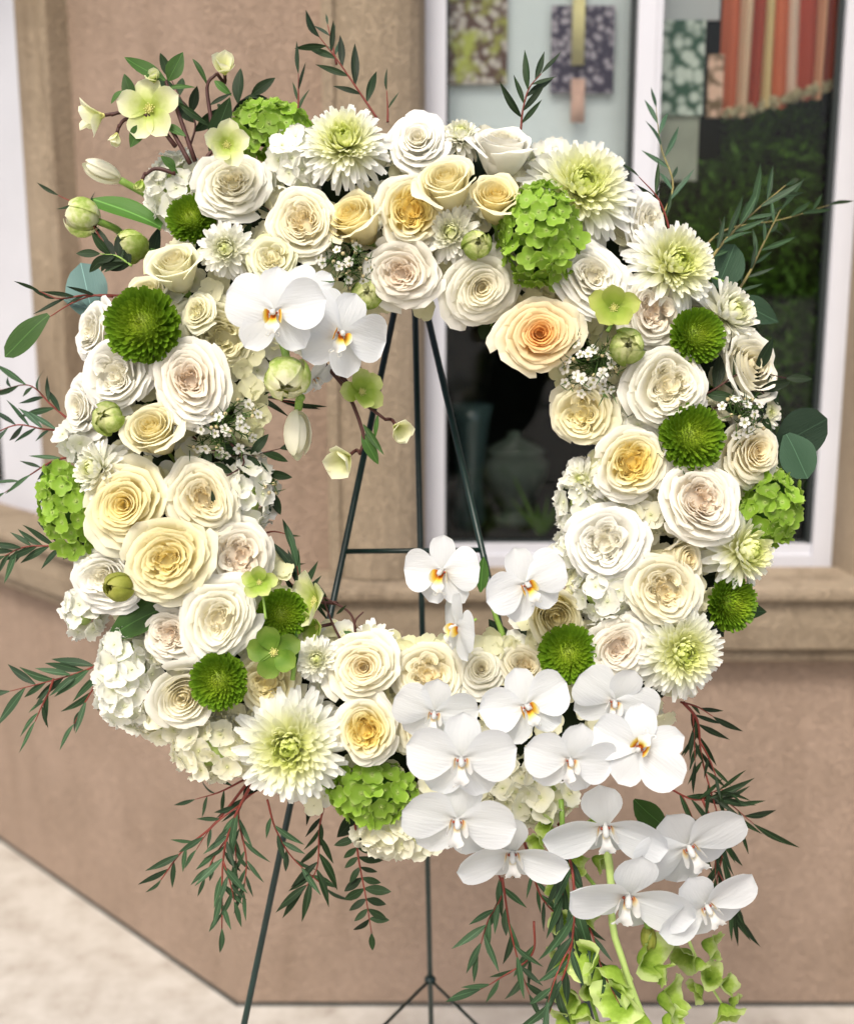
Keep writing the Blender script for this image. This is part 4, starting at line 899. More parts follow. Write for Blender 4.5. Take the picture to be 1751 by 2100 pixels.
# ------------------------------------------------------------------ leaves and branches
def leaf_mesh(hw, peak=0.42, bend=-0.15, fold=0.25, nv=9, tip=1.0, base=0.12, curve=0.0):
    V = []; nu = 3 if hw < 0.3 else 5
    for i in range(nu):
        u = -1+2*i/(nu-1)
        for j in range(nv):
            t = j/(nv-1)
            w = (base+(1-base)*math.sin(PI/2*t/peak)) if t < peak else math.cos(PI/2*((t-peak)/(1-peak)))**tip
            V.append((t, u*hw*max(w, 0.02)+curve*t*t, bend*t*t+fold*abs(u)*hw*w+0.01*math.sin(6*t)))
    return V, grid_faces(nu, nv)
LF = {'willow': [mesh('leaf', *leaf_mesh(0.072, .42, b, .3, 9, 1.0, .1, c)) for b, c in ((-.1, .08), (-.3, -.1), (.12, .05))],
      'lance': [mesh('leaf', *leaf_mesh(0.095, .42, b, .35, 9, 1.0, .1, c)) for b, c in ((-.1, .05), (-.25, -.06), (.1, .03))],
      'olive': [mesh('leaf', *leaf_mesh(0.185, .46, b, .3, 9, .8)) for b in (-.1, -.28, .1)],
      'broad': [mesh('leaf', *leaf_mesh(0.27, .40, b, .25, 9, .9)) for b in (-.1, -.25)],
      'round': [mesh('leaf', *leaf_mesh(0.42, .5, b, .05, 11, .5, .2)) for b in (-.08, .1)],
      'long': [mesh('leaf', *leaf_mesh(0.22, .55, -.1, .1, 11, .5, .2))],
      'tulipleaf': [mesh('leaf', *leaf_mesh(0.15, .5, -.2, .5, 11, .7, .35, .05))]}
def put_leaf(parent, kind, mat, p0, dirv, length, roll=0.0, mw=None):
    """a leaf from p0 along dirv (camera axes)"""
    x = Vector(dirv).normalized(); z = Vector((0, 0, 1))-x*x.z
    if z.length < 0.05: z = Vector((0, 1, 0))
    z.normalize(); z.rotate(Matrix.Rotation(roll, 3, x)); y = z.cross(x)
    R_ = RC @ Matrix((x, y, z)).transposed()
    m = Matrix.Translation(c2w(p0)) @ R_.to_4x4() @ Matrix.Scale(length, 4)
    o = obj('leaf', rng.choice(LF[kind]), parent, M[mat]); o.matrix_local = parent.matrix_world.inverted() @ m; return o
def branch(name, pts, label, cat='foliage', group=None, leaf='willow', mat='leaf_w', n=10, ll=70, rad=0.0014, stem='stem_r', ang=35, d=1.25, t0=0.15, twigs=0, opp=False, rv=0.6, parent=None, seed=None):
    r = random.Random(seed if seed is not None else int(pts[0][0]*3+pts[0][1]))
    P = [cv(p[0], p[1], d-(p[2] if len(p) > 2 else 0)) for p in pts]
    S = spline(P, 20)
    e = parent
    if e is None:
        e = empty(name, Matrix.Translation(c2w(P[0]))); tag(e, label, cat, group)
    inv = e.matrix_world.inverted()
    def add_stem(S_, r0):
        v, f = tube([c2w(p) for p in S_], [r0*(1-0.65*i/(len(S_)-1)) for i in range(len(S_))], 6)
        obj('stem', mesh('stem', [inv @ p for p in v], f), e, M[stem])
    add_stem(S, rad)
    def leaves(S_, n_, ll_, a0):
        for k in range(n_):
            t = a0+(1-a0)*(k+0.5)/n_ if k < n_-1 else 1.0
            q = t*(len(S_)-1); i = min(int(q), len(S_)-2); p = S_[i].lerp(S_[i+1], q-i); tg = (S_[i+1]-S_[i]).normalized()
            sides = (1, -1) if opp and k < n_-1 else ((1 if k % 2 else -1),)
            for s in sides:
                a = math.radians((ang+r.uniform(-16, 16))*s) if k < n_-1 else math.radians(r.uniform(-8, 8))
                dv = Vector((tg.x*math.cos(a)-tg.y*math.sin(a), tg.x*math.sin(a)+tg.y*math.cos(a), tg.z*0.5+r.uniform(-.4, .4)))
                put_leaf(e, leaf, mat, p, dv, ll_/FPX*d*r.uniform(0.6, 1.05), r.uniform(-rv, rv))
    leaves(S, n, ll, t0)
    for k in range(twigs):
        t = 0.25+0.6*k/max(1, twigs); i = int(t*(len(S)-1)); tg = (S[i+1]-S[i]).normalized(); s = 1 if k % 2 else -1
        a = math.radians(28*s+r.uniform(-8, 8)); dv = Vector((tg.x*math.cos(a)-tg.y*math.sin(a), tg.x*math.sin(a)+tg.y*math.cos(a), r.uniform(-.3, .3)))
        L_ = (S[-1]-S[0]).length*r.uniform(0.22, 0.34); S2_ = [S[i], S[i]+dv*L_*0.5, S[i]+dv*L_*0.8+Vector((0, -0.1*L_, 0)), S[i]+dv*L_+Vector((0, -0.25*L_, 0))]; S2_ = spline(S2_, 8)
        add_stem(S2_, rad*0.6); leaves(S2_, 4, ll*0.8, 0.2)
    return e
G1 = 'willow eucalyptus sprays around the wreath'
B = [
 ([(775, 245), (735, 185), (690, 120), (655, 75)], 'willow leaf spray with red stem rising above the top chrysanthemum', dict(n=9, ll=95, leaf='lance', mat='leaf_d', ang=32)),
 ([(690, 130, -.01), (682, 95, -.03), (672, 50, -.05)], 'blue green leaf tip behind the topmost spray', dict(n=5, ll=55, mat='leaf_e', ang=30)),
 ([(795, 250), (795, 222), (793, 185)], 'single dark leaf upright beside the top white rose', dict(n=2, ll=55, mat='leaf_d', ang=20, t0=.3)),
 ([(610, 260), (612, 205), (612, 150)], 'upright dark leaf spray above the upper left green hydrangea', dict(n=4, ll=75, mat='leaf_d', ang=25)),
 ([(1068, 265), (1072, 225), (1085, 180), (1110, 150)], 'dark leafy tip rising over the tall white rose', dict(n=9, ll=85, mat='leaf_d', ang=36, leaf='lance', t0=.05)),
 ([(1372, 470, .0), (1362, 435, 0), (1345, 400, 0), (1310, 362, 0)], 'dark leaf sprig by the window mullion', dict(n=4, ll=70, mat='leaf_d', ang=30)),
 ([(1350, 460, -.02), (1380, 380, -.06), (1355, 300, -.1), (1345, 220, -.14)], 'grey willow spray rising behind the upper right edge', dict(n=9, ll=90, mat='leaf_e', ang=28, stem='stem_o')),
 ([(1440, 560, 0), (1480, 500, -.02), (1540, 440, -.04), (1610, 380, -.06)], 'long willow spray reaching to the upper right of the wreath', dict(n=12, ll=110, mat='leaf_w', ang=22, stem='stem_o', rad=.002)),
 ([(1480, 640, -.02), (1530, 570, -.05), (1560, 510, -.07), (1600, 430, -.10)], 'willow spray with olive stem beyond the upper right chrysanthemum', dict(n=11, ll=90, mat='leaf_w', ang=28, stem='stem_o', rad=.002)),
 ([(1430, 520, -.03), (1490, 470, -.08), (1600, 450, -.14), (1700, 420, -.18)], 'blurred willow spray furthest right against the dark window', dict(n=11, ll=100, mat='leaf_d', ang=26, stem='stem_o')),
 ([(265, 525), (215, 500), (172, 430), (120, 400, -.02)], 'thin dark spray behind the left striped bud', dict(n=5, ll=75, mat='leaf_d', ang=26)),
 ([(270, 545, .03), (240, 525, .03), (205, 520, .03)], 'dark leaf sprig crossing the green white bud at the upper left', dict(n=8, ll=55, mat='leaf_d', ang=50, leaf='olive', opp=True, t0=0, stem='stem_g')),
 ([(232, 608), (175, 605), (120, 612), (80, 596)], 'thin dark needle like leaves at the left of the largest button flower', dict(n=7, ll=80, mat='leaf_d', ang=14)),
 ([(150, 868), (105, 830, -.03), (60, 790, -.06), (0, 800, -.1)], 'blurred willow spray reaching left at mid height', dict(n=10, ll=95, mat='leaf_w', ang=35)),
 ([(155, 885), (90, 880, -.03), (30, 872, -.06), (-40, 905, -.08)], 'grey willow spray leaving the frame on the left', dict(n=11, ll=85, mat='leaf_e', ang=40)),
 ([(160, 935), (110, 945, -.01), (60, 975, -.04), (10, 1010, -.06)], 'drooping thin willow twig below the left willow sprays', dict(n=6, ll=80, mat='leaf_w', ang=25)),
 ([(175, 1125), (110, 1120), (50, 1122), (10, 1140)], 'leafy willow spray under the left green hydrangea', dict(n=13, ll=75, mat='leaf_w', ang=32, leaf='lance')),
 ([(215, 1355), (175, 1375), (110, 1395), (20, 1418)], 'long willow spray pointing left at the lower left', dict(n=11, ll=95, mat='leaf_w', ang=28, leaf='lance')),
 ([(212, 1350), (200, 1395), (175, 1440), (152, 1485)], 'willow spray drooping from the lower left hydrangea', dict(n=6, ll=85, mat='leaf_w', ang=18, leaf='lance')),
 ([(110, 1392), (100, 1420), (85, 1450), (72, 1480)], 'short willow tip hanging off the lower left spray', dict(n=6, ll=75, mat='leaf_w', ang=16)),
 ([(520, 1590), (440, 1690), (375, 1745), (330, 1805)], 'curving red stemmed willow twig below the large chrysanthemum', dict(n=6, ll=75, mat='leaf_w', ang=35, rad=.0018, leaf='lance', t0=.5)),
 ([(520, 1600, .01), (480, 1680, .01), (458, 1760, .01), (455, 1905, .01)], 'dense willow spray hanging at the bottom left', dict(n=18, ll=80, mat='leaf_w', ang=28, rad=.002, leaf='lance', t0=.2, twigs=4)),
 ([(540, 1610), (490, 1660, -.01), (505, 1760), (500, 1830)], 'second willow spray hanging beside the dense one', dict(n=12, ll=75, mat='leaf_w', ang=26, rad=.0016)),
 ([(548, 1640), (565, 1700), (600, 1760), (668, 1822)], 'willow twig crossing the left easel leg', dict(n=9, ll=72, mat='leaf_w', ang=24, leaf='lance')),
 ([(665, 1650), (655, 1700), (650, 1780), (620, 1830)], 'dark willow spray hanging right of the left easel leg', dict(n=12, ll=85, mat='leaf_d', ang=26, leaf='lance')),
 ([(500, 1600, -.01), (450, 1625, -.02), (400, 1640, -.04)], 'blurred willow tip under the creamy hydrangea', dict(n=5, ll=60, mat='leaf_w', ang=35)),
 ([(728, 1690, .01), (735, 1760, .01), (750, 1840, .01), (762, 1915, .01)], 'spray of small oval leaves hanging below the green hydrangea', dict(n=10, ll=56, mat='leaf_d', ang=62, leaf='olive', opp=True, t0=.1)),
 ([(1050, 1650), (1085, 1760), (1110, 1840), (1165, 1900)], 'willow spray with dark red stem behind the bottom orchids', dict(n=13, ll=85, mat='leaf_w', ang=28, rad=.002)),
 ([(1010, 1760), (1030, 1830), (1000, 1890), (980, 1960)], 'willow spray hanging under the flat spreading left orchid', dict(n=10, ll=95, mat='leaf_w', ang=26, leaf='lance')),
 ([(1030, 1800, .01), (1045, 1900, .01), (1065, 1980, .01), (1085, 2040, .01)], 'narrow willow spray between the left orchid and the bell flowers', dict(n=9, ll=95, mat='leaf_w', ang=20, leaf='lance')),
 ([(1145, 1690, .015), (1175, 1800, .06), (1170, 1950, .07), (1125, 2080, .06)], 'longest willow spray falling to the bottom beside the bell flowers', dict(n=16, ll=110, mat='leaf_w', ang=22, rad=.002, leaf='lance', twigs=3)),
 ([(1180, 1850, .01), (1215, 1920, .065), (1235, 1990, .07), (1270, 2060, .07)], 'willow twig crossing the middle bell flowers', dict(n=7, ll=85, mat='leaf_w', ang=22)),
 ([(1095, 1890), (1090, 1960, .0), (1020, 2010, .0), (985, 2030, 0)], 'willow tips pointing left near the bottom edge', dict(n=6, ll=95, mat='leaf_w', ang=22, leaf='lance')),
 ([(1400, 1440), (1430, 1480), (1440, 1560, -.01), (1480, 1700, -.02)], 'willow spray with red stem falling at the right of the orchids', dict(n=14, ll=90, mat='leaf_d', ang=28, rad=.002, twigs=2)),
 ([(1395, 1440), (1430, 1450), (1462, 1470)], 'short dark leaf tip under the lower right chrysanthemum', dict(n=3, ll=65, mat='leaf_d', ang=22, leaf='lance')),
 ([(1360, 1610), (1420, 1640, -.01), (1480, 1640, -.02), (1545, 1690, -.04)], 'dark willow spray spreading right behind the tilted orchid', dict(n=13, ll=100, mat='leaf_d', ang=28, twigs=3)),
 ([(1440, 1640, -.01), (1480, 1740, -.03), (1470, 1820, -.04), (1510, 1880, -.06)], 'blurred willow spray hanging right behind the lower right orchids', dict(n=12, ll=100, mat='leaf_d', ang=24, twigs=2)),
 ([(600, 1265, .01), (615, 1210, .01), (605, 1140, .01)], 'upright willow sprig on the inner left edge over the hellebore', dict(n=8, ll=90, mat='leaf_w', ang=16, leaf='lance')),
 ([(530, 1098, 0), (560, 1090, 0), (590, 1096, 0)], 'single thin dark leaf at the inner left edge', dict(n=1, ll=30, mat='leaf_d', ang=10)),
 ([(500, 1170), (560, 1160), (600, 1200), (635, 1230)], 'dark willow leaves behind the blush rose at the inner left', dict(n=6, ll=80, mat='leaf_d', ang=20)),
 ([(545, 470, .025), (560, 440, .03), (520, 410, .03), (490, 380, .035)], 'dark narrow leaves between the two upper left white roses', dict(n=6, ll=75, mat='leaf_d', ang=30)),
 ([(455, 830, .01), (520, 812, .01), (610, 828, .0)], 'dark willow leaves above the left waxflower', dict(n=6, ll=85, mat='leaf_d', ang=14)),
 ([(480, 765, 0), (505, 740, 0), (520, 700, 0), (525, 680, 0)], 'dark leaves under the upper left orchid', dict(n=5, ll=75, mat='leaf_d', ang=20)),
 ([(455, 740, .03), (440, 715, .03), (420, 690, .035)], 'pair of dark leaves over the greenish cream rose', dict(n=3, ll=60, mat='leaf_d', ang=22, leaf='lance', t0=0)),
]
for i, (pts, lab, kw) in enumerate(B): branch('eucalyptus_branch', pts, lab, 'foliage', G1, seed=900+i, **kw)
G2 = 'dark oval leaf sprigs on the wreath'
B2 = [
 ([(395, 895, .03), (440, 925, .035), (500, 935, .03), (575, 920, .02)], 'dark oval leaf sprig across the left waxflower', dict(n=8, ll=72)),
 ([(470, 905, .04), (500, 950, .04), (450, 985, .05), (430, 1005, .05)], 'dark leaves lying on the yellow cream rose at left', dict(n=6, ll=66)),
 ([(500, 930, .02), (545, 960, .02), (555, 1000, .02), (552, 1020, .02)], 'dark leaves hanging by the inner left hydrangea', dict(n=5, ll=60)),
 ([(1415, 830, .03), (1470, 795, .05), (1530, 762, .05), (1612, 775, .03)], 'dark leafy sprig laid over the wide white right rose', dict(n=8, ll=78)),
 ([(1440, 850, .03), (1500, 820, .045), (1560, 800, .04), (1570, 850, .035)], 'dark leaves above the right button flower and small waxflower', dict(n=6, ll=66)),
 ([(530, 590, .02), (505, 560, .02), (490, 510, .03), (490, 480, .03)], 'dark leaf between the white double bloom and the cream peony', dict(n=4, ll=60)),
 ([(530, 650, .03), (515, 620, .03), (500, 600, .03)], 'small dark twig over the greenish rose by the orchid', dict(n=4, ll=40)),
 ([(390, 300, -.02), (400, 250, -.02), (370, 200, -.02), (350, 160, -.02)], 'dark leaf sprig behind the hellebores at the upper left', dict(n=7, ll=80)),
 ([(470, 330, -.02), (470, 250, -.03), (490, 210, -.03), (515, 195, -.03)], 'dark leaf sprig behind the small cup hellebore', dict(n=6, ll=75)),
]
for i, (pts, lab, kw) in enumerate(B2): branch('ruscus_sprig', pts, lab, 'foliage', G2, leaf='olive', mat='leaf_d', stem='stem_d', ang=42, seed=980+i, **kw)
def single(name, pts, lab, specs, stem='stem_r', rad=.0014, d=1.25, cat='leaf', group=None):
    e = branch(name, pts, lab, cat, group, n=1, ll=1, stem=stem, rad=rad, d=d)
    for ch in list(e.children):
        if ch.name.startswith('leaf'): bpy.data.objects.remove(ch)
    for (x, y, x2, y2, dz, kind, mat, roll) in specs:
        p = cv(x, y, d-dz); q = cv(x2, y2, d-dz-0.004); put_leaf(e, kind, mat, p, q-p, (q-p).length, roll)
    return e
single('eucalyptus_leaf', [(275, 608), (200, 605), (150, 620), (98, 652)], 'long green eucalyptus leaf on a red stem at the far left', [(100, 645, 4, 728, 0, 'long', 'leaf_m', .2)])
single('eucalyptus_leaf', [(215, 650), (195, 640), (190, 630)], 'blue rounded eucalyptus leaf at the upper left', [(195, 655, 160, 538, -.01, 'round', 'leaf_b', -.3), (180, 632, 128, 610, -.01, 'olive', 'leaf_b', .4)], group=None)
single('eucalyptus_leaf', [(1580, 890), (1600, 905), (1610, 905)], 'pair of large round dark eucalyptus leaves at the right edge', [(1590, 915, 1700, 860, 0, 'round', 'leaf_e', .2), (1612, 890, 1660, 980, .004, 'round', 'leaf_e', -.2)], stem='stem_g')
single('eucalyptus_leaf', [(1490, 620), (1520, 625), (1530, 630)], 'oval dark leaf at the upper right edge over the white chrysanthemum', [(1505, 615, 1600, 660, -.01, 'broad', 'leaf_e', .2)], stem='stem_g')
single('eucalyptus_leaf', [(1440, 560), (1480, 575), (1500, 580)], 'broad shadowed leaf behind the upper right chrysanthemum', [(1470, 590, 1510, 500, -.03, 'round', 'leaf_e', .2), (1480, 640, 1560, 680, -.03, 'olive', 'leaf_d', .2)], stem='stem_g')
single('tulip_leaf', [(330, 470), (325, 468), (320, 462)], 'broad green tulip leaf pointing left under the white tulip', [(330, 466, 178, 384, 0, 'tulipleaf', 'leaf_t', .5)], stem='stem_g')
single('tulip_leaf', [(340, 1250, .02), (335, 1252, .03), (330, 1255, .035)], 'broad dark green leaf under the olive bud at lower left', [(345, 1245, 205, 1296, .04, 'broad', 'leaf_m', .5)], stem='stem_g')
single('eucalyptus_leaf', [(1010, 660, 0), (1005, 670, 0), (1000, 675, 0)], 'small dark leaf left of the peach rose', [(1035, 650, 985, 692, 0, 'round', 'leaf_d', .2)], stem='stem_g')
single('serrated_leaf', [(1440, 1215, -.01), (1450, 1230, -.01), (1455, 1235, -.01)], 'dark chrysanthemum leaves beside the lower right button flower', [(1450, 1190, 1425, 1270, -.01, 'broad', 'leaf_d', .2), (1440, 1250, 1490, 1305, -.01, 'broad', 'leaf_d', -.2), (1465, 1180, 1440, 1215, 0, 'broad', 'leaf_d', .2)], stem='stem_g')
single('orchid_leaf', [(1010, 1350, 0), (1030, 1310, 0), (1015, 1260, 0), (985, 1160, .01)], 'thick green orchid stem and leaves between the inner orchids', [(1045, 1340, 1005, 1270, 0, 'broad', 'leaf_d', .3), (985, 1215, 990, 1140, .01, 'olive', 'leaf_m', .2), (1060, 1345, 1010, 1330, 0, 'broad', 'leaf_d', -.3), (1300, 1640, 1370, 1710, 0, 'broad', 'leaf_m', .2)], stem='stem_g', rad=.005)

# ------------------------------------------------------------------ hellebores
HP = [mesh('petal', *opetal(1.0, 0.42, 0.22, 0.58, 9, 9, b, c, 0.03, c*.4)) for b, c in ((0.10, -.06), (0.18, .10), (.14, -.16))]
def stamens():
    P = [sphere((0, 0, 0.02), 0.10, 8, 5)]
    for k in range(22):
        a = k*2.4; r_ = 0.05+0.13*(k/22)
        P.append(tube([(r_*0.5*math.cos(a), r_*0.5*math.sin(a), 0), (r_*math.cos(a), r_*math.sin(a), 0.14)], 0.012, 4)); P.append(sphere((r_*math.cos(a), r_*math.sin(a), 0.15), 0.026, 5, 4))
    return merge(P)
STM = mesh('flower', *stamens())
SP = {}
def hflower(parent, x, y, w, mat, face, cup=12, zc=1.0, d=1.22, n=5, roll=0):
    w = w*(1.25 if cup > 50 else 1.15 if cup > 25 else 1.0)
    sc = w/2/FPX*d
    m = frame(cv(x, y, d), (face[0], face[1], zc), roll, sc)
    f = obj('flower', STM, parent, M['stamen']); f.matrix_local = parent.matrix_world.inverted() @ m
    pts_ = SP.get(parent.name, []); fb = m @ Vector((0, 0, 0.0)); bk = m @ Vector((0, 0, -0.55))
    if pts_:
        q = min(pts_, key=lambda p: (p-bk).length + (0.05 if (p-fb).length < 0.004 else 0)); iv = parent.matrix_world.inverted()
        v, fc = tube(spline([q, q.lerp(bk, .6)+(bk-fb)*.15, bk, fb], 9), [.0019]*9, 7); obj('stem', mesh('stem', [iv @ p for p in v], fc), parent, M['stem_d'])
    for k in range(n):
        a = k*2*PI/n+PI/2+rng.uniform(-.1, .1)
        obj('petal', HP[(k+int(x)) % 3], f, M[mat], Matrix.Translation((0, 0, 0.012*(k % 3))) @ Matrix.Rotation(a, 4, 'Z') @ Matrix.Rotation(-math.radians(cup+rng.uniform(-11, 11)), 4, 'Y') @ Matrix.Translation((0.03, 0, 0)))
    return f
def sprig(lab, stems, leaves, d=1.22, smat='stem_d', rad=.0026, group='hellebore sprigs in the wreath'):
    e = empty('hellebore_sprig', Matrix.Translation(at(stems[0][0][0], stems[0][0][1], d))); tag(e, lab, 'hellebore', group); inv = e.matrix_world.inverted()
    for s in stems:
        SP.setdefault(e.name, []).extend(spline([at(p[0], p[1], d-(p[2] if len(p) > 2 else 0)) for p in s], 12))
        v, f = tube(spline([at(p[0], p[1], d-(p[2] if len(p) > 2 else 0)) for p in s], 12), [rad*(1-.4*i/11) for i in range(12)], 7)
        obj('stem', mesh('stem', [inv @ q for q in v], f), e, M[smat])
    for (x, y, x2, y2, mat, kind) in leaves:
        p = cv(x, y, d); q = cv(x2, y2, d-0.006); put_leaf(e, kind, mat, p, q-p, (q-p).length, rng.uniform(-.4, .4))
    return e
s1 = sprig('hellebore sprig at the upper left with an open cream green flower and side flowers', [[(390, 335), (345, 255), (318, 225)], [(400, 330), (365, 230), (345, 180), (340, 165)], [(360, 300), (310, 240), (255, 228), (228, 236)], [(285, 236), (255, 245), (243, 262)], [(320, 215), (318, 180)]],
   [(345, 165, 375, 105, 'leaf_m', 'broad'), (340, 165, 255, 122, 'leaf_m', 'olive'), (275, 205, 248, 150, 'leaf_m', 'broad'), (290, 255, 268, 300, 'leaf_m', 'broad'), (335, 255, 380, 275, 'leaf_m', 'olive'), (345, 180, 395, 170, 'leaf_m', 'lance'), (365, 210, 425, 255, 'leaf_d', 'lance'), (250, 185, 225, 205, 'leaf_m', 'olive')])
hflower(s1, 308, 224, 132, 'hell', (-0.05, -0.08), 10, roll=5)
hflower(s1, 212, 236, 86, 'hell_w', (-0.9, -0.25), 52, 0.25)
hflower(s1, 240, 272, 44, 'hell_w', (-0.2, -1), 66, 0.2)
hflower(s1, 318, 168, 46, 'hell', (-0.05, 0.5), 68)
s2 = sprig('hellebore sprig with one half open cream cup on a dark stem', [[(440, 300), (432, 240), (425, 175), (445, 150)]], [(440, 165, 470, 190, 'leaf_m', 'olive'), (430, 215, 475, 190, 'leaf_d', 'lance'), (395, 120, 430, 165, 'leaf_m', 'lance')])
hflower(s2, 461, 150, 72, 'hell_w', (0.15, 0.45), 62)
s3 = sprig('single hellebore bloom leaning on the round white rose at upper left', [[(420, 330), (435, 310), (460, 300)]], [(430, 310, 470, 200, 'leaf_d', 'olive')])
hflower(s3, 464, 298, 92, 'hell', (0.25, -0.1), 38, d=1.165)
s4 = sprig('small closed hellebore bud on a curved stem right of the white tulip', [[(360, 355), (320, 345), (298, 358)]], [(360, 345, 330, 318, 'leaf_m', 'broad'), (365, 355, 342, 335, 'leaf_m', 'olive')])
hflower(s4, 292, 368, 40, 'hell_g', (-0.3, -1), 74, 0.3)
s5 = sprig('hanging hellebore sprig inside the ring opening with three flowers', [[(660, 740), (710, 800), (745, 890), (738, 930)], [(700, 770), (740, 820), (790, 860)], [(655, 745), (700, 690), (745, 770)]],
   [(745, 870, 788, 935, 'leaf_m', 'lance'), (742, 890, 775, 948, 'leaf_m', 'olive'), (775, 850, 768, 900, 'leaf_m', 'lance')], rad=.0026, smat='stem_d')
hflower(s5, 740, 805, 88, 'hell_g', (0.45, 0.1), 26, roll=20)
hflower(s5, 812, 872, 70, 'hell_w', (0.35, -0.5), 58, 0.8)
hflower(s5, 714, 936, 88, 'hell_w', (-0.45, -0.45), 55, 0.8)
s6 = sprig('hellebore seen from the side on the inner lower left edge', [[(700, 1315), (680, 1275), (660, 1220)], [(730, 1290), (715, 1255), (665, 1225)], [(730, 1310), (728, 1275), (745, 1255)]], [(705, 1295, 735, 1310, 'leaf_m', 'olive'), (690, 1260, 712, 1240, 'leaf_d', 'lance')], smat='stem_d', rad=.0015)
hflower(s6, 652, 1235, 120, 'hell', (-0.85, 0.1), 30, 0.5)
hflower(s6, 655, 1285, 80, 'hell_g', (-0.7, -0.1), 35, 0.6, d=1.215)
s7 = sprig('round lime hellebore lying on the blush rose at the inner left', [[(545, 1270), (540, 1230), (532, 1200)]], [], d=1.17, smat='stem_g', rad=.0015)
hflower(s7, 532, 1194, 76, 'hell_g', (0.05, 0.0), 18, d=1.165)
s8 = sprig('dark green five petalled hellebore at the lower left', [[(600, 1395), (605, 1330), (575, 1330)]], [(600, 1380, 612, 1290, 'leaf_m', 'lance')], d=1.19, smat='stem_g')
hflower(s8, 562, 1337, 114, 'hell_d', (0.0, 0.0), 8, d=1.175, roll=15)
s9 = sprig('olive green hellebore bloom between the right white roses', [[(1245, 680), (1255, 660), (1258, 640)]], [], d=1.20, smat='stem_g')
hflower(s9, 1258, 632, 98, 'hell_o', (-0.1, 0.0), 28, d=1.16)

# ------------------------------------------------------------------ waxflower clusters
def waxb():
    P = []
    for k in range(5):
        a = k*2*PI/5; V = []; nu, nv = 3, 4
        for i in range(nu):
            u = i-1
            for j in range(nv):
                t = j/(nv-1); w = [0.12, 0.33, 0.38, 0.15][j]; x = 0.22+0.78*t; V.append((x*math.cos(a)-u*w*math.sin(a), x*math.sin(a)+u*w*math.cos(a), 0.12*t+0.05*abs(u)))
        P.append((V, grid_faces(nu, nv)))
    P.append(tube([(0, 0, -0.55), (0, 0, -0.1), (0, 0, 0.02)], [0.12, 0.30, 0.26], 8))
    return merge(P)
WX = mesh('blossom', *waxb())
def wax(cx_, cy_, rx, ry, nb, lab, dz=0.0, seed=1, needles=130):
    r = random.Random(seed); h, q = dome(cx_, cy_); d = D0-h-dz
    e = empty('waxflower_cluster', Matrix.Translation(at(cx_, cy_, d+0.03))); tag(e, lab, 'waxflower', 'waxflower clusters in the wreath'); inv = e.matrix_world.inverted()
    P = []; B_ = []; root = at(cx_, cy_, d+0.035); tips = []
    for k in range(nb+16):
        a = r.random()*6.28; q_ = math.sqrt(r.random()); x = cx_+rx*q_*math.cos(a); y = cy_+ry*q_*math.sin(a); dd = d-0.012+0.022*q_*q_+r.uniform(-.006, .006); tips.append((x, y, dd))
        tp = at(x, y, dd); mid = root.lerp(tp, 0.55)+Vector((r.uniform(-.004, .004), 0, r.uniform(-.004, .004)))
        P.append(tube([root, mid, tp], 0.0006, 4))
        if k < nb:
            f = (0.9*math.cos(a)*q_+r.uniform(-.3, .3), -0.9*math.sin(a)*q_+r.uniform(-.3, .3), 1)
            o = obj('blossom', WX, e, M['wax_w']); o.matrix_local = inv @ frame(cv(x, y, dd-0.002), f, r.uniform(0, 72), r.uniform(9.5, 13)/FPX*dd)
        else: B_.append(sphere(tp, 0.0022, 6, 5))
    for k in range(needles):
        x, y, dd = r.choice(tips); t = r.uniform(0.3, 1.15); p = root.lerp(at(x, y, dd), t)
        dv = RC @ Vector((r.gauss(0, 1), r.gauss(0, 1), abs(r.gauss(0, .8)))).normalized()*r.uniform(.007, .015)
        P.append(tube([p, p+dv*0.5, p+dv+Vector((0, 0, .001))], [.0006, .0007, .0002], 3, False))
    v, f = merge(P); obj('needle_foliage', mesh('needles', [inv @ q for q in v], f), e, M['needle'], kind='stuff')
    v, f = merge(B_); obj('buds', mesh('buds', [inv @ q for q in v], f), e, M['wax_bud'], kind='stuff')
wax(708, 540, 60, 52, 12, 'waxflower cluster above the second upper orchid', 0.012, 1, 170)
wax(452, 868, 82, 70, 22, 'waxflower cluster on the inner left edge', 0.006, 2, 260)
wax(1232, 745, 88, 78, 26, 'waxflower cluster right of the peach rose', 0.008, 3, 300)
wax(1525, 850, 50, 50, 9, 'small waxflower cluster right of the middle button flower', 0.022, 4, 90)
wax(1378, 935, 34, 55, 12, 'small waxflower cluster between the yellow centred rose and button flower', 0.004, 5, 90)
wax(545, 1000, 30, 16, 0, 'needle twig sticking out on the inner left edge', -0.01, 6, 40)

# ------------------------------------------------------------------ bells of Ireland
def bell_mesh(seed):
    r = random.Random(seed); n = 30; V = []; F = []; ph = r.random()*6
    prof = [(0.10, -0.05), (0.30, 0.12), (0.48, 0.38), (0.62, 0.66), (0.86, 0.92), (1.10, 1.0)]
    for i, (rr, z) in enumerate(prof):
        t = i/(len(prof)-1)
        for k in range(n):
            a = 2*PI*k/n; w = 1+0.07*t*t*math.cos(5*a+ph)+0.05*t*math.sin(9*a+ph*2)+0.20*t*math.sin(2*a+ph); V.append((rr*w*math.cos(a), rr*w*math.sin(a), z+0.10*t*t*math.sin(5*a+ph)+0.20*t*math.sin(3*a+ph)+0.06*t*math.sin(11*a)))
    F = [(i*n+k, i*n+(k+1) % n, (i+1)*n+(k+1) % n, (i+1)*n+k) for i in range(len(prof)-1) for k in range(n)]
    F.append(tuple(range(n))[::-1]); P = [(V, F)]
    P.append(sphere((0.03, 0, 0.22), 0.08, 7, 5)); return merge(P)
BL = [mesh('bell', *bell_mesh(k)) for k in range(4)]
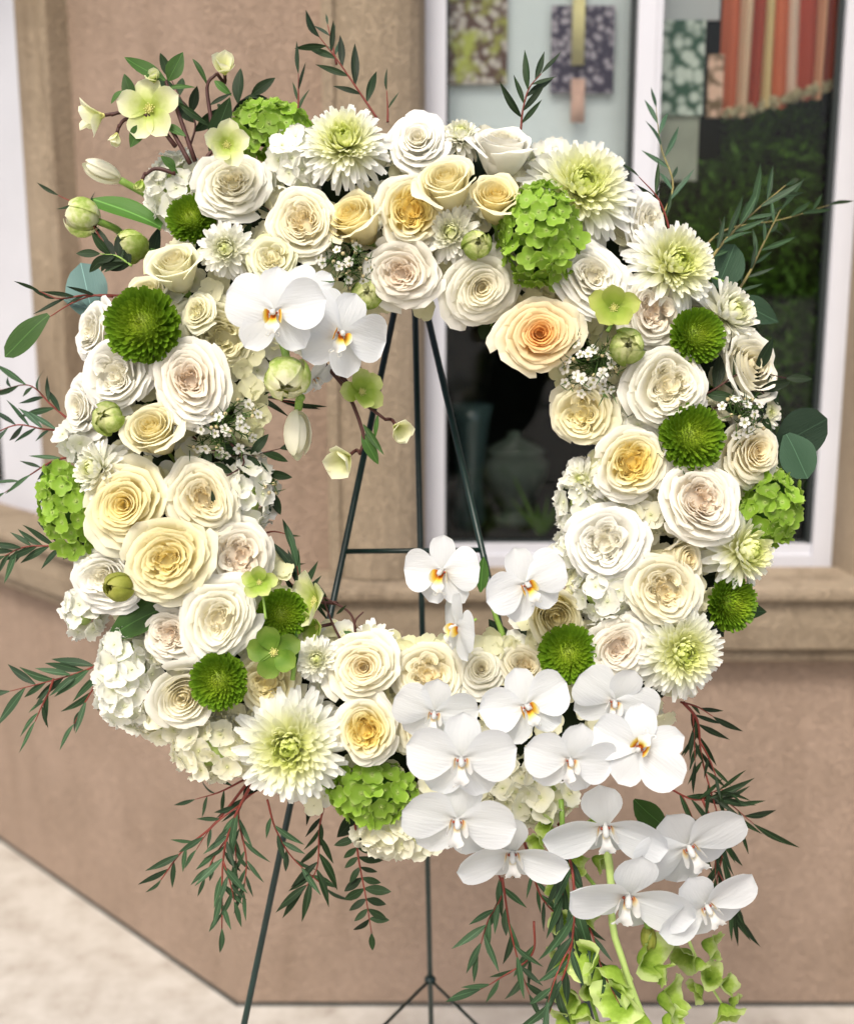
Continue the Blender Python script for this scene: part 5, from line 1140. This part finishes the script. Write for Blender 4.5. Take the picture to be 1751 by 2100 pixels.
def bells(lab, pts, lst, d=1.20, size=46, rad=.0045, seed=1, stem='stem_l'):
    r = random.Random(seed); e = empty('bells_of_ireland', Matrix.Translation(at(pts[0][0], pts[0][1], d))); tag(e, lab, 'bellflower', 'green bell flower stems at the bottom'); inv = e.matrix_world.inverted()
    if pts[-1][1] > pts[0][1]:
        v, f = tube(spline([at(p[0], p[1], d) for p in pts], 14), [rad*(1-.35*i/13) for i in range(14)], 8); obj('stem', mesh('stem', [inv @ q for q in v], f), e, M[stem])
    for (x, y, fx, fy, s) in lst:
        o = obj('bell', r.choice(BL), e, M['bell']); dd = d-0.008-0.012*r.random()
        o.matrix_local = inv @ frame(cv(x, y, dd), (fx+r.uniform(-.3, .3), fy+r.uniform(-.3, .3), r.uniform(.3, 1.1)), r.uniform(0, 360), size*s/2*r.uniform(.9, 1.12)/FPX*dd)
    return e
bells('brightest bell flower stem hanging lowest under the widest low orchid', [(1238, 1700), (1252, 1800), (1256, 1900), (1275, 1965), (1300, 2040), (1330, 2110)],
  [(1225, 1965, -1, -.2, 1.5), (1262, 1985, -.3, -.9, 1.7), (1310, 1965, .8, .0, 1.5), (1340, 1985, 1, -.4, 1.1), (1282, 2050, -1, .2, 1.5), (1308, 2075, -.2, -.9, 1.8), (1350, 2050, 1, .3, 1.7), (1360, 2090, .9, -.4, 1.4), (1270, 2095, -.8, -.6, 1.4)], size=52, seed=3)
bells('dense bell flower stem at the bottom left of the brightest one', [(1150, 1640), (1160, 1800), (1180, 1930), (1200, 2010), (1230, 2110)],
  [(1160, 1890, -1, 0, 1.1), (1190, 1870, .8, .2, 1.1), (1165, 1960, -1, -.1, 1.1), (1180, 2040, -1, .1, 1.4), (1240, 2030, 1, .2, 1.4), (1210, 2025, 0, .3, 1.3), (1200, 2060, -.2, -.8, 1.5), (1175, 2080, -.9, -.5, 1.3), (1220, 2095, 0, -1, 1.4), ], d=1.225, size=48, seed=5, stem='stem_g', rad=.003)
bells('shaded bell flower stem showing between the bottom orchids', [(1110, 1600), (1130, 1700), (1190, 1780), (1230, 1830)],
  [(1130, 1690, -.8, .2, 1.0), (1165, 1710, .5, -.3, 1.2), (1200, 1700, .9, .3, 1.1), (1180, 1745, .2, -.9, 1.1), (1215, 1760, .9, -.2, 1.1), (1110, 1720, -1, -.3, 1.0), (1150, 1820, -1, 0, 1.1), (1170, 1790, .2, .5, 1.1)], d=1.235, size=42, seed=6, stem='stem_g', rad=.003)
bells('short bell flower stem under the far lower right orchid', [(1400, 1900), (1425, 1960), (1450, 2010), (1480, 2060)],
  [(1412, 1950, -.7, -.3, 1.25), (1440, 1935, .7, .2, 1.25), (1430, 1965, .1, -.9, 1.1), (1455, 2010, -.2, .5, 1.1), (1440, 2025, -.9, -.2, .9), (1475, 2020, .9, .1, 1.1), (1480, 2060, .3, -.9, 1.2), (1495, 2050, .8, -.2, .8)], d=1.24, size=46, rad=.002, seed=7)

# ------------------------------------------------------------------ foam ring with tucked leaves, which everything is pushed into
ringc = cv(RING[0], RING[1], 1.30); wr = empty('wreath_base', frame(ringc, (0, 0, 1), 0, 1.0)); tag(wr, 'dark foam ring with tucked leaves behind the flowers, on the wire easel', 'wreath')
V = []; F = []; nu, nv = 72, 16; Rm = RING[2]/FPX*1.30; ra = 0.082; rb_ = 0.05
for i in range(nu):
    a = 2*PI*i/nu
    for j in range(nv):
        b = 2*PI*j/nv; w = 1+0.06*math.sin(9*a+b); rr = Rm+ra*w*math.cos(b); V.append((rr*math.cos(a), rr*math.sin(a), rb_*math.sin(b)))
F = [(i*nv+j, ((i+1) % nu)*nv+j, ((i+1) % nu)*nv+(j+1) % nv, i*nv+(j+1) % nv) for i in range(nu) for j in range(nv)]
obj('foam_ring', mesh('foam_ring', V, F), wr, M['foam'])
r = random.Random(55)
for k in range(110):
    a = r.random()*2*PI; q = r.uniform(-1, 1); rr = RING[2]+q*190; x = RING[0]+rr*math.cos(a); y = RING[1]-rr*math.sin(a)
    dd = 1.265-0.02*(1-q*q)+r.uniform(0, .02); o_ = (math.cos(a)*q, math.sin(a)*q)
    t = r.random()*6.28; dv = Vector((math.cos(t)*0.8+o_[0]*0.8, math.sin(t)*0.8+o_[1]*0.8, r.uniform(.1, .8)))
    put_leaf(wr, r.choice(['olive', 'broad', 'lance']), r.choice(['leaf_d', 'leaf_d', 'leaf_m']), cv(x, y, dd), dv, r.uniform(45, 75)/FPX*dd, r.uniform(-.8, .8))
for k in range(285):
    a = r.random()*2*PI; q = r.uniform(-0.95, 0.95); rr = RING[2]+q*188; x = RING[0]+rr*math.cos(a); y = RING[1]-rr*math.sin(a)
    h, qq = dome(x, y); dd = D0-h*0.9+0.024+r.uniform(-.004, .006)
    m = frame(cv(x, y, dd), (math.cos(a)*q*0.8+r.gauss(0, .35), math.sin(a)*q*0.8+r.gauss(0, .35), 1), r.uniform(0, 90), r.uniform(.012, .0165))
    o = obj('floret', FLW[k % 4], wr, M['hyd_w' if k % 3 else 'hyd_c']); o.matrix_local = wr.matrix_world.inverted() @ m
FP = []
for k in range(620):
    a = r.random()*2*PI; q = r.uniform(-0.98, 0.98); rr = RING[2]+q*190; x = RING[0]+rr*math.cos(a); y = RING[1]-rr*math.sin(a)
    h, qq = dome(x, y); dd = D0-h*0.85+0.016+r.uniform(-.006, .008)
    m = wr.matrix_world.inverted() @ frame(cv(x, y, dd), (math.cos(a)*q*0.9+r.gauss(0, .4), math.sin(a)*q*0.9+r.gauss(0, .4), 1), r.uniform(0, 90), r.uniform(.011, .0155))
    me_ = FLW[k % 4]; FP.append(([m @ v.co for v in me_.vertices], [tuple(p.vertices) for p in me_.polygons]))
v, f = merge(FP); obj('filler_florets', mesh('filler_florets', v, f), wr, M['hyd_c'], kind='stuff')
